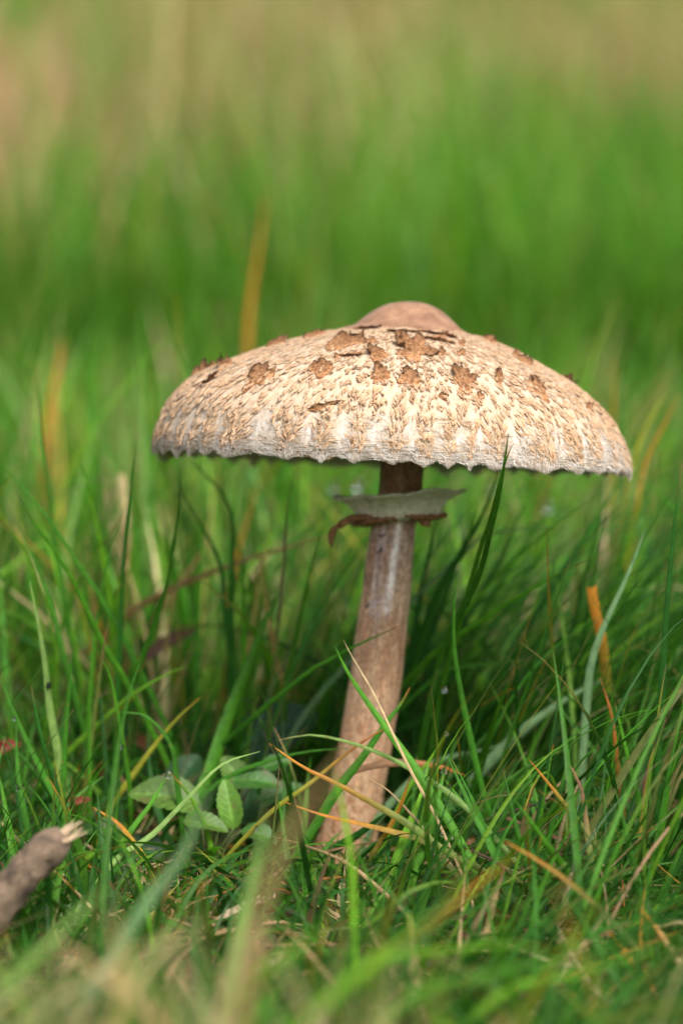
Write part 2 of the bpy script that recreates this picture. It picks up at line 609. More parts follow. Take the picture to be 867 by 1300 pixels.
# --- cottony white threads of the margin
n_h = 19000
ht = rng.uniform(0, 2 * np.pi, n_h)
hs_ = 1 - np.abs(rng.normal(0, 1, n_h)).clip(0, 2.2) * np.where(rng.random(n_h) < .5, .065, .02)
fr_ = ((ht + .075 * np.sin(5 * ht + 1) + .03 * np.sin(11 * ht + 2)) / (2 * np.pi) * PLEAT) % 1
pull = (.5 - fr_) * 2 * np.pi / PLEAT * rng.uniform(.2, 1.1, n_h)
side = rng.random(n_h) < .28
hl = rng.uniform(6, 22, n_h)
rows = 5
Vh = np.zeros((n_h, rows, 2, 3))
hw = rng.uniform(.22, .5, n_h)
wig = rng.normal(0, 1, (n_h, 3))
hpv, hpi = pleat(ht)
for i in range(rows):
    u = i / (rows - 1)
    si = hs_ + np.where(side, .15, 1) * u * hl / arc
    ti = ht + pull * u + np.where(side, rng.choice([-1, 1], n_h) * u * hl / 300, 0) + .006 * np.sin(u * 5 + wig[:, 0] * 3)
    over = np.clip(si - 1, 0, None)
    o_ = .5 + 2.2 * np.sin(u * np.pi * .9) * np.abs(wig[:, 1])
    q = cap_point(np.minimum(si, 1), ti, 0)
    q2 = cap_point(np.minimum(si, 1), ti, 1.0)
    q = q + (q2 - q) * o_[:, None]
    q[:, 2] -= np.minimum(over * arc, 4 + 4 * hpv) + wig[:, 2] * u * .8
    tang = np.stack([-np.sin(ti), np.cos(ti), np.zeros_like(ti)], -1)
    ax = tang * .8 + np.array([0, 0, .6])
    wv = hw * (1 - .6 * u)
    Vh[:, i, 0] = q - ax * wv[:, None]; Vh[:, i, 1] = q + ax * wv[:, None]
Fh = ((np.arange(n_h) * rows * 2)[:, None, None] + grid_faces(rows, 2)[None]).reshape(-1, 4)
hc = np.where((rng.random(n_h) < np.where(hs_ < .965, .35 + .5 * hpv, .15))[:, None], [.50, .34, .20], [.64, .59, .53]) * rng.uniform(.85, 1.05, (n_h, 1))
Hc = np.broadcast_to(hc[:, None, None], Vh.shape).reshape(-1, 3)
child('margin_fringe', np_mesh('margin_fringe', cap_world(Vh.reshape(-1, 3)), Fh, Hc), M_scale, cap, kind='stuff', label='white cottony threads along the cap margin')

# --- the torn brown plates on the cap
m, n, b, out = mat('brown_plate')
geo = nd(n, 'ShaderNodeNewGeometry')
n1 = nd(n, 'ShaderNodeTexNoise', Scale=700.0, Detail=4.0)
n.links.new(geo.outputs['Position'], n1.inputs['Vector'])
c1 = ramp(n, n1.outputs[0], [(.3, (.10, .042, .017)), (.5, (.23, .11, .048)), (.72, (.36, .20, .10))])
n.links.new(c1.outputs[0], b.inputs['Base Color'])
b.inputs['Roughness'].default_value = .75
b.inputs['Specular IOR Level'].default_value = .2
bump(n, b, n1.outputs[0], .6, .0004)
M_plate = m


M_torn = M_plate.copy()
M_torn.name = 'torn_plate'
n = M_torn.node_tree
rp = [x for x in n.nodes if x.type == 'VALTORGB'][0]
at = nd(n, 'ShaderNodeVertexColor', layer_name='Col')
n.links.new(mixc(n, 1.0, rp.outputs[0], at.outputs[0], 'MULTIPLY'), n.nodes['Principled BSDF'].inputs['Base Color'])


def plate(px, py, w, h, lift=3.0, curl=(0, -1), teeth=.25, seed=0, slant=0.0):
    """px, py centre in the photo; w, h its size as seen; lift of the torn edge, curl = the side that stands up (u right, v down)"""
    rg = np.random.default_rng(100 + seed)
    d = Vector(unit(P(px, py, 0, False) - CAMP))
    hit, no_, _, _ = bvh.ray_cast(Vector(CAMP), d)
    if hit is None:
        hit, no_, _, _ = bvh.find_nearest(Vector(P(px, py, 0, False)))
    no_ = nrm_out(hit, no_)
    right = Vector((1, 0, 0)); right = (right - no_ * right.dot(no_)).normalized()
    down = no_.cross(right)
    if down.z > 0:
        down = -down
    fo = max(.42, abs(no_.dot(d)))                       # foreshortening of the height
    if abs(no_.x) > .55:
        fo = max(fo, .8); slant = slant * .3; lift = min(lift, 5)
    A, NR = 32, 5
    jag = rg.normal(0, teeth * .8, A)
    jag = 1 + .45 * jag + .55 * (np.roll(jag, 1) + np.roll(jag, -1)) * .7 + .22 * np.cos(3 * np.linspace(0, 6.283, A, endpoint=False) + seed * 1.7) + rg.normal(0, teeth * .35, A)
    jag = np.clip(jag, .55, 1.6)
    V, NB = [], []
    for k in range(NR + 1):
        rho = k / NR
        for a in range(A):
            al = 2 * math.pi * a / A
            rr = rho * (1 + (jag[a] - 1) * rho ** 2)
            u = math.cos(al) * rr * w / 2; v = math.sin(al) * rr * h / 2 / fo
            v += slant * u
            p = hit + right * (u * K) + down * (v * K)
            q, qn, _, _ = bvh.find_nearest(p)
            qn = nrm_out(q, qn)
            side_ = max(0, math.cos(al) * curl[0] + math.sin(al) * curl[1]) ** .8
            hgt = 2.3 + .5 * side_ * rho ** 3 - 1.1 * (1 - min(1, side_ * 3)) * rho ** 2 + lift * rho ** 2.5 * side_ * np.clip(1 + .45 * rg.normal(), .3, 2) + .4 * rg.normal() * rho
            back = qn * (max(hgt, .35) * K)
            NB.append(qn)
            V.append(q + back - (right * curl[0] + down * curl[1]) * (rho ** 3 * lift * .35 * side_ * K))
    F = []
    for k in range(NR):
        for a in range(A):
            a2 = (a + 1) % A
            F.append([k * A + a, (k + 1) * A + a, (k + 1) * A + a2, k * A + a2])
    me = bpy.data.meshes.new('scale')
    bm = bmesh.new()
    lay = bm.verts.layers.float_color.new('Col')
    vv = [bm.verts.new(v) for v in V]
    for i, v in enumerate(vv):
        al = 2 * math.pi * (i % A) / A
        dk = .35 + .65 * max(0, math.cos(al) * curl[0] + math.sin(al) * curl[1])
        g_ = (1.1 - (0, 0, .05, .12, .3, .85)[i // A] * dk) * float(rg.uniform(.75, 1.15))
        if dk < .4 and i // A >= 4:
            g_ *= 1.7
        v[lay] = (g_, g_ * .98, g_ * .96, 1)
    for f_ in F:
        try:
            bm.faces.new([vv[i] for i in f_])
        except ValueError:
            pass
    lo = []
    for i, v in enumerate(vv):                           # underside, one skin's thickness below
        w_ = bm.verts.new(v.co - NB[i] * .0004)
        w_[lay] = v[lay]
        lo.append(w_)
    for f_ in F:
        bm.faces.new([lo[i] for i in reversed(f_)])
    for a_ in range(A):
        i0, i1 = NR * A + a_, NR * A + (a_ + 1) % A
        bm.faces.new([vv[i0], lo[i0], lo[i1], vv[i1]])
    bmesh.ops.recalc_face_normals(bm, faces=bm.faces)
    bm.to_mesh(me); bm.free()
    me.polygons.foreach_set('use_smooth', [True] * len(me.polygons))
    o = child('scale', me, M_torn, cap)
    return o


PL = [(437, 435, 44, 15, 7, (.5, -.9), .3, 0), (522, 441, 30, 24, 8, (-.6, -.8), .3, 0), (536, 446, 32, 10, 1, (1, 0), .2, .1), (558, 432, 30, 8, 2, (0, 1), .2, .15),
      (479, 452, 18, 12, 5, (-.6, -.8), .35, .1), (406, 469, 28, 12, 5, (0, -1), .25, .1), (329, 480, 34, 20, 6, (.3, -1), .4, -.25),
      (258, 473, 34, 16, 9, (.4, -1), .35, 0), (284, 466, 16, 14, 10, (.2, -1), .4, 0), (350, 438, 34, 9, 7, (.8, -.6), .35, 0),
      (518, 481, 24, 17, 2, (0, -1), .3, 0), (481, 476, 20, 15, 4, (0, -1), .35, .1), (588, 485, 28, 20, 6, (-.2, -1), .35, .1),
      (632, 481, 9, 12, 6, (-.3, -1), .3, 0), (681, 494, 27, 14, 5, (0, -1), .3, .35), (408, 518, 34, 6, 4, (.5, -.8), .5, -.2),
      (663, 458, 20, 8, 5, (0, -1), .3, .3), (719, 484, 26, 9, 6, (.5, -.9), .3, .55), (746, 518, 9, 7, 4, (0, -1), .3, .4), (757, 521, 12, 4, 3, (0, -1), .3, .9),
      (447, 451, 26, 5, 2, (0, 1), .3, -.15), (468, 417, 30, 5, 2, (0, 1), .25, .05), (508, 421, 36, 5, 2, (0, 1), .25, .05), (558, 425, 44, 5, 2, (0, 1), .25, .15),
      (402, 426, 24, 7, 3, (0, -1), .3, -.2), (622, 434, 20, 6, 5, (.3, -1), .4, .3), (608, 503, 8, 6, 3, (0, -1), .3, 0), (563, 505, 10, 5, 3, (0, -1), .3, 0), (268, 481, 22, 8, 5, (0, 1), .5, -.2)]
rp_ = np.random.default_rng(5)
for k in range(9):                                      # crumbs of skin breaking off below the boss
    x_ = rp_.uniform(425, 625)
    PL.append((x_, 424 + .0009 * (x_ - 515) ** 2 + rp_.uniform(0, 26), rp_.uniform(6, 14), rp_.uniform(3, 6), 2.5, (rp_.uniform(-.5, .5), -.8), .35, rp_.uniform(-.2, .2)))
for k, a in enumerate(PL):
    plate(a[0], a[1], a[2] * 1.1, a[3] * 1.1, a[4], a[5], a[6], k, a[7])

# --- stem
ST = [(512, 545, 27), (511, 575, 27.5), (509.5, 600, 27.5), (507, 628, 27.5), (500, 662, 28), (495, 700, 29.5), (490, 750, 31), (484, 800, 32), (478.5, 850, 33), (471, 900, 33.5), (463, 950, 34), (453, 1000, 35), (444, 1050, 37), (436, 1085, 40), (431, 1115, 40), (428, 1135, 30)]
sp = np.array([[*P(a, b_, 0, False), r * K] for a, b_, r in ST])
spc = catmull(sp, 120)
ns = 72
V = []
th = np.linspace(0, 2 * np.pi, ns, endpoint=False)
T = unit(np.gradient(spc[:, :3], axis=0))
A = unit(np.cross(T, [0, 1, 0])); B = np.cross(T, A)            # A to image side, B along depth
A = np.where(A[:, :1] < 0, -A, A); B = np.where(B[:, 1:2] < 0, -B, B)
v_ = np.linspace(0, 1, 120)
rr = spc[:, 3:4] * (1 + .012 * np.sin(3 * th[None] + 9 * v_[:, None]) + .012 * np.sin(7 * th[None] + 4 * v_[:, None]) + rng.normal(0, .004, (120, ns)))
Vs = spc[:, None, :3] + rr[..., None] * (np.cos(th)[None, :, None] * A[:, None] + np.sin(th)[None, :, None] * B[:, None])
# uv: u = degrees from the front / 360 + .5
ang = np.degrees(np.arctan2(np.cos(th), -np.sin(th))) / 360 + .5
uvs = np.stack(np.broadcast_arrays(ang[None], v_[:, None]), -1).reshape(-1, 2)
m, n, b, out = mat('stem_skin')
at = nd(n, 'ShaderNodeVertexColor', layer_name='Col')
geo = nd(n, 'ShaderNodeNewGeometry')
mp = nd(n, 'ShaderNodeMapping'); mp.inputs['Scale'].default_value = (1, 1, .22)
n.links.new(geo.outputs['Position'], mp.inputs[0])
n1 = nd(n, 'ShaderNodeTexNoise', Scale=420.0, Detail=5.0, Roughness=.6)
n.links.new(mp.outputs[0], n1.inputs['Vector'])
n2 = nd(n, 'ShaderNodeTexNoise', Scale=520.0, Detail=4.0, Roughness=.7)
n.links.new(geo.outputs['Position'], n2.inputs['Vector'])
n3 = nd(n, 'ShaderNodeTexNoise', Scale=130.0, Detail=4.0)
n.links.new(mp.outputs[0], n3.inputs['Vector'])
r1 = ramp(n, n1.outputs[0], [(.34, (.55, .42, .34)), (.48, (.95, .9, .86)), (.64, (1.3, 1.28, 1.25))])
r2 = ramp(n, n2.outputs[0], [(.38, (.58, .48, .42)), (.52, (1.02, 1.0, .98)), (.64, (1.35, 1.35, 1.33))])
r3 = ramp(n, n3.outputs[0], [(.36, (.86, .55, .38)), (.56, (1.08, 1.06, 1.04))])
c = mixc(n, .9, at.outputs[0], mixc(n, 1.0, at.outputs[0], r1.outputs[0], 'MULTIPLY'))
c = mixc(n, .75, c, mixc(n, 1.0, c, r2.outputs[0], 'MULTIPLY'))
c = mixc(n, .7, c, mixc(n, 1.0, c, r3.outputs[0], 'MULTIPLY'))
mp2 = nd(n, 'ShaderNodeMapping'); mp2.inputs['Scale'].default_value = (1, 1, 1.9)
dn = nd(n, 'ShaderNodeTexNoise', Scale=180.0, Detail=3.0)
n.links.new(geo.outputs['Position'], dn.inputs['Vector'])
dv = n.nodes.new('ShaderNodeVectorMath'); dv.operation = 'MULTIPLY_ADD'
dv.inputs[1].default_value = (.006, .006, .006)
n.links.new(dn.outputs['Color'], dv.inputs[0]); n.links.new(geo.outputs['Position'], dv.inputs[2])
n.links.new(dv.outputs[0], mp2.inputs[0])
vo = nd(n, 'ShaderNodeTexVoronoi', Scale=230.0, feature='DISTANCE_TO_EDGE')
n.links.new(mp2.outputs[0], vo.inputs['Vector'])
ck = ramp(n, vo.outputs['Distance'], [(.03, (1, 1, 1)), (.16, (0, 0, 0))])
sepz = nd(n, 'ShaderNodeSeparateXYZ'); n.links.new(geo.outputs['Position'], sepz.inputs[0])
zm = ramp(n, math_n(n, 'MULTIPLY', sepz.outputs['Z'], 6.0), [(.25, (.75, .75, .75)), (.62, (.12, .12, .12))])
c = mixc(n, math_n(n, 'MULTIPLY', ck.outputs[0], zm.outputs[0]), c, (.62, .44, .29))
n.links.new(c, b.inputs['Base Color'])
b.inputs['Roughness'].default_value = .6
b.inputs['Specular IOR Level'].default_value = .3
hgt = math_n(n, 'ADD', n1.outputs[0], math_n(n, 'MULTIPLY', n2.outputs[0], .8))
bump(n, b, hgt, 1.0, .0016)
# colour of the skin: olive brown on top, violet grey bloom below the ring, pinkish tan, darker snake-skin base
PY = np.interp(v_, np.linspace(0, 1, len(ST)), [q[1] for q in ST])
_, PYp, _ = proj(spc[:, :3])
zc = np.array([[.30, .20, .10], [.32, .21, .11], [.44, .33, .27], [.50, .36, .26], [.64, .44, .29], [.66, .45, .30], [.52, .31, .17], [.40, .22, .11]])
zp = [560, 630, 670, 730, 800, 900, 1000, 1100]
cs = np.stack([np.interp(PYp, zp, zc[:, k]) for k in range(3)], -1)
cs = np.broadcast_to(cs[:, None], (120, ns, 3)).copy()
an = np.degrees(np.arctan2(np.cos(th), -np.sin(th)))[None]
noise = rng.normal(0, 1, (120, ns))
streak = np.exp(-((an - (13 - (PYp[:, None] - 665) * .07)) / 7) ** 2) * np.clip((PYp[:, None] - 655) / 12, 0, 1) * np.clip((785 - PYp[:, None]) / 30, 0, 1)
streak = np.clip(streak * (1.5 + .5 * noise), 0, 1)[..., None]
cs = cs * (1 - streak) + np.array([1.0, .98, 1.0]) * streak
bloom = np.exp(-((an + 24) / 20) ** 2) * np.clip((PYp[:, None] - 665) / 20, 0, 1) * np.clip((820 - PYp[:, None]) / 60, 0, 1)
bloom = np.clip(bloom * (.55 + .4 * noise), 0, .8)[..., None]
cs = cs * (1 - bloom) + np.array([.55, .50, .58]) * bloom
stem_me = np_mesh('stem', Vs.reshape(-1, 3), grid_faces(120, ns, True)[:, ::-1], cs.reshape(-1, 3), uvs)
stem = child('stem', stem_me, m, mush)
M_stem = m
# peeling fibres and torn strips on the stem
stem_bvh = BVHTree.FromPolygons([Vector(v) for v in Vs.reshape(-1, 3)], grid_faces(120, ns, True).tolist())


def on_stem(px, py, off):
    d = Vector(unit(P(px, py, 0, False) - CAMP))
    h, no_, _, _ = stem_bvh.ray_cast(Vector(CAMP), d)
    if h is None:
        h, no_, _, _ = stem_bvh.find_nearest(Vector(P(px, py, 0, False)))
    if no_.dot(d) > 0:
        no_ = -no_
    return h + no_ * (off * K)


m, n, b, out = mat('dark_mark')
b.inputs['Base Color'].default_value = (.012, .012, .02, 1)
b.inputs['Roughness'].default_value = .35
M_dark = m
for pts in ([(479, 678), (484, 681), (490, 678)], [(478, 702), (483, 699), (485, 694)], [(464, 772), (467, 769), (470, 765)]):
    q = catmull([on_stem(x, y, .6) for x, y in pts], 9)
    V, F, uv_ = tube(q, K * 1.3 * np.sin(np.linspace(.35, 2.8, 9)), 8)
    child('black_speck', py_mesh('black_speck', V, F, uv_), M_dark, stem)
m, n, b, out = mat('stem_fibre')
geo = nd(n, 'ShaderNodeNewGeometry')
n1 = nd(n, 'ShaderNodeTexNoise', Scale=800.0, Detail=3.0)
n.links.new(geo.outputs['Position'], n1.inputs['Vector'])
c1 = ramp(n, n1.outputs[0], [(.3, (.25, .11, .055)), (.5, (.42, .23, .13)), (.7, (.60, .41, .28))])
n.links.new(c1.outputs[0], b.inputs['Base Color'])
b.inputs['Roughness'].default_value = .7
fv, ff = [], []
for k in range(260):
    py_ = random.uniform(775, 1080)
    c_ = np.interp(py_, [q[1] for q in ST], [q[0] for q in ST]); w_ = np.interp(py_, [q[1] for q in ST], [q[2] for q in ST])
    x0 = c_ + random.uniform(-.85, .85) * w_
    ln = random.uniform(6, 26)
    dx = -ln * .14 + random.gauss(0, 1.2)
    q = [on_stem(x0 + dx * t, py_ + ln * t, o_) for t, o_ in ((0, -.1), (.35, .25), (.7, .3), (1, random.uniform(.0, .9)))]
    wd = random.uniform(.5, 1.6) * K
    b0 = len(fv)
    for i, p in enumerate(q):
        ww = wd * (.4, 1, .9, .25)[i]
        fv += [p - Vector((ww, 0, 0)), p + Vector((ww, 0, 0))]
    ff += [[b0 + 2 * i, b0 + 2 * i + 1, b0 + 2 * i + 3, b0 + 2 * i + 2] for i in range(3)]
child('stem_fibres', py_mesh('stem_fibres', fv, ff), m, stem, kind='stuff')

# --- ring: a double flange on the stem, with a torn brown lower edge
RC = P(504, 629, 0)
ring_m = np.array(Matrix.Translation(Vector(RC)) @ Matrix.Rotation(-R(3.0), 4, 'Y') @ Matrix.Rotation(-R(8.5), 4, 'X'))


def ring_w(q):
    return (np.asarray(q, float) * K) @ ring_m[:3, :3].T + ring_m[:3, 3]


prof = [(26, -2), (40, -4.5), (56, -3.5), (70, -.5), (79, 1.6), (82, .7), (80, -1.8), (70, -5.5), (61, -12), (56, -19), (53, -26), (48, -31), (40, -33), (27, -33)]
pr_ = catmull(prof, 40)
NA = 96
ta = np.linspace(0, 2 * np.pi, NA, endpoint=False)
rq = np.zeros((40, NA, 3))
for i in range(40):
    r0, z0 = pr_[i]
    e = np.clip((r0 - 30) / 50, 0, 1)
    wob = 1 + e * (.05 * np.sin(3 * ta + .4) + .035 * np.sin(7 * ta + 2) + .02 * np.sin(17 * ta))
    rq[i, :, 0] = r0 * wob * np.cos(ta); rq[i, :, 1] = r0 * wob * np.sin(ta)
    rq[i, :, 2] = z0 + e * (2.2 * np.sin(2 * ta + 2.6) + 1.3 * np.sin(5 * ta) + .7 * np.sin(11 * ta + 1)) + rng.normal(0, .25, NA)
m, n, b, out = mat('ring_flesh')
geo = nd(n, 'ShaderNodeNewGeometry')
n1 = nd(n, 'ShaderNodeTexNoise', Scale=380.0, Detail=5.0, Roughness=.65)
n.links.new(geo.outputs['Position'], n1.inputs['Vector'])
c1 = ramp(n, n1.outputs[0], [(.3, (.44, .40, .26)), (.5, (.62, .58, .42)), (.7, (.74, .70, .55))])
n.links.new(c1.outputs[0], b.inputs['Base Color'])
b.inputs['Roughness'].default_value = .8
b.inputs['Subsurface Weight'].default_value = .2
b.inputs['Subsurface Radius'].default_value = (.004, .003, .0015)
bump(n, b, n1.outputs[0], .6, .0008)
ring = child('ring', np_mesh('ring', ring_w(rq.reshape(-1, 3)), grid_faces(40, NA, True)), m, mush, label='pale flared ring round the upper stem')
# woolly hairs on the margin of the ring
rh = 2600
ra = rng.uniform(0, 2 * np.pi, rh); rl = rng.uniform(1.5, 5, rh); ru = rng.normal(0, 1, (rh, 3))
ri = rng.choice([14, 15, 16, 17, 18, 20, 23, 26], rh)
p0 = rq[ri, (ra / (2 * np.pi) * NA).astype(int) % NA]
dr_ = unit(np.stack([np.cos(ra), np.sin(ra), np.zeros(rh)], -1) + .9 * ru * np.array([.6, .6, .8]))
wv_ = np.cross(dr_, ru) * .22
p1 = p0 + dr_ * rl[:, None] * .55; p2 = p0 + dr_ * rl[:, None] + np.array([0, 0, -.8])
Vr = np.stack([p0 - wv_, p0 + wv_, p1 - wv_, p1 + wv_, p2 - wv_ * .3, p2 + wv_ * .3], 1)
Fr = ((np.arange(rh) * 6)[:, None, None] + np.array([[0, 1, 3, 2], [2, 3, 5, 4]])[None]).reshape(-1, 4)
child('ring_wool', np_mesh('ring_wool', ring_w(Vr.reshape(-1, 3)), Fr), m, ring, kind='stuff')
# lower torn collar
collar = []
NC = 120
tc = np.linspace(0, 2 * np.pi, NC, endpoint=False)
outr = 57 + 5 * np.sin(tc * 2 + .5) + 4 * np.sin(5 * tc) + rng.normal(0, 1.6, NC)
lowz = -33 + 1.5 * np.sin(3 * tc) + rng.normal(0, .9, NC)
for f_, dz in ((0, 6.0), (.55, 5), (.9, 5.5), (1.0, 2.5), (.92, -.5), (.5, -1), (0, 1)):
    r_ = 30 + (outr - 30) * f_
    z_ = lowz + dz + 3.0 * np.cos(tc) * f_
    collar.append(np.stack([r_ * np.cos(tc), r_ * np.sin(tc), z_], -1))
collar = np.array(collar)
child('torn_edge', np_mesh('torn_edge', ring_w(collar.reshape(-1, 3)), grid_faces(7, NC, True)), M_plate, ring, label='ragged brown lower edge of the ring')


def flap(pts, widths, thick, name='flap'):
    """a thick curling ribbon through pixel points (px, py, Y)"""
    q = catmull([P(x, y, Y) for x, y, Y in pts], 16)
    w = np.interp(np.linspace(0, 1, 16), np.linspace(0, 1, len(widths)), widths) * K
    T = unit(np.gradient(q, axis=0)); Nn = unit(np.cross(T, [0, 1, 0])); D = unit(np.array([.25, 1, .2]))
    V = []
    for i in range(16):
        ww = w[i] * (1 + .3 * rng.normal())
        V += [q[i] - D * w[i] - Nn[i] * ww, q[i] - D * w[i] * .9 + Nn[i] * ww * .8, q[i] + D * w[i] + Nn[i] * ww * .8, q[i] + D * w[i] - Nn[i] * ww]
    F = [list(f) for f in grid_faces(16, 4, True)] + [[0, 1, 2, 3], [60, 61, 62, 63]]
    return child(name, py_mesh(name, V, F), M_plate, ring)


flap([(480, 660, -.015), (462, 657, -.014), (447, 659, -.014), (433, 666, -.013), (424, 673, -.012), (421, 683, -.012), (421, 694, -.012)], [2, 4, 4.5, 4, 3.5, 4, 1.5], 2)
flap([(532, 660, -.012), (541, 664, -.012), (547, 668, -.012)], [2.5, 4, 1.2], 2)
flap([(455, 664, -.006), (466, 666, -.006), (480, 664, -.006)], [1.5, 3, 2], 2)

# ------------------------------------------------------------------ grass: colours
G = dict(
    fresh=(.070, .235, .016), deep=(.024, .115, .014), mid=(.046, .175, .015), blue=(.14, .25, .12), pale=(.22, .36, .10), light=(.15, .35, .025),
    yel=(.30, .30, .035), olive=(.15, .20, .045), tan=(.50, .35, .19), straw=(.58, .44, .26), orange=(.52, .22, .035), brown=(.22, .12, .065),
    purple=(.13, .07, .07), red=(.30, .07, .05), rust=(.42, .15, .04))
G = {k: np.array(v) for k, v in G.items()}


def ribbon(pts, w, colr, tipc, tip_frac=.12, n=18, twist=None, blunt=False, fold=.35, wp=None):
    """blade mesh along pts (root -> tip); w its half width; returns V, F, col, uv"""
    q = catmull(pts, n)
    T = unit(np.gradient(q, axis=0))
    view = unit(q - CAMP)
    S = unit(np.cross(T, view)); Nn = np.cross(T, S)
    tw = rng.uniform(-.65, .65) if twist is None else twist
    tws = tw + np.linspace(-.3, .3, n) * rng.uniform(-1, 1)
    S2_ = S * np.cos(tws)[:, None] + Nn * np.sin(tws)[:, None]
    N2 = np.cross(T, S2_)
    t = np.linspace(0, 1, n)
    prof_ = wp(t) if wp else np.clip(.75 + .5 * t, 0, 1) * np.clip((1 - t) / .5, 0.02, 1) ** .65
    if blunt:
        prof_ = np.clip(.8 + .2 * t, 0, 1)
    ww = (w * prof_ / max(.55, abs(math.cos(tw))))[:, None]
    V = np.stack([q - S2_ * ww, q + N2 * ww * fold * 2, q + S2_ * ww], 1)
    mixf = np.clip((t - (1 - tip_frac)) / max(tip_frac, 1e-3) * 1.6, 0, 1)[:, None]
    vary = (1 + .12 * np.sin(t * 9 + rng.uniform(0, 6)))[:, None]
    c = (np.asarray(colr) * (1 - mixf) + np.asarray(tipc) * mixf) * vary
    Cc = np.repeat(c[:, None], 3, 1)
    Cc[:, 1] *= 1.18
    uv_ = np.stack(np.broadcast_arrays(np.array([0, .5, 1])[None], (t * 10 + rng.uniform(0, 50))[:, None]), -1)
    return V.reshape(-1, 3), grid_faces(n, 3), Cc.reshape(-1, 3), uv_.reshape(-1, 2)


HERO_V = []                                            # traced blades in pixels, kept clear of random ones


def hero(pts, Yt, Yr, w, c='mid', tip='purple', label=None, group=None, tf=.06, name='grass_blade', blunt=False, cat='grass blade', twist=None, toground=True, wp=None, fold=.35):
    """pts in photo pixels from tip to root; Yt, Yr depth of tip and of the root end; w full width in pixels"""
    k = len(pts)
    q = [P(x, y, Yt + (Yr - Yt) * i / (k - 1)) for i, (x, y) in enumerate(pts)]
    if toground and q[-1][2] > .006:                     # on down to the soil, turning upright
        a, b_ = q[-2], q[-1]
        dz = max(a[2] - b_[2], .003)
        sl = np.clip((b_ - a)[:2] / dz, -1.2, 1.2)
        g1 = np.array([*(b_[:2] + sl * b_[2] * .45), b_[2] * .45])
        g2 = np.array([*(g1[:2] + sl * b_[2] * .18), 0])
        g2[2] = gz(g2[0], g2[1]) - .004
        q += [g1, g2]
    q = np.array(q)[::-1]
    wm = (w * 1.12 + .8) * pxm((Yt + Yr) / 2) / 2
    V, F, cc, uv_ = ribbon(q, wm, G[c] * rng.uniform(.88, 1.12), G[tip], tf, 22, twist, blunt, fold, wp)
    HERO_V.append(V)
    org = q[0].copy()
    o = link(name, np_mesh(name, V - org, F, cc, uv_), M_blade)
    o.location = org
    tag(o, label, cat, group)
    return o


LU = ('slender green grass blade standing upright in the tuft left of the mushroom stem', 'upright blades left of the stem')
LA = ('dark green grass blade in the turf beside the broken stick', 'blades beside the stick')
RD = ('dark green grass blade slanting right from the stem towards the cap', 'slanting blades right of the stem')
RT = ('green grass blade in the crossing tuft of the turf right of the stem', 'blades of the right tuft')
CF = ('green grass blade crossing in front of the lower mushroom stem', 'blades across the lower stem')
CD = ('dry orange brown grass blade lying across the lower mushroom stem', 'dry blades across the lower stem')
RB = ('dry brown grass blade in the tuft right of the stem', 'dry blades in the right tuft')


def lab(t):
    return dict(label=t[0], group=t[1])


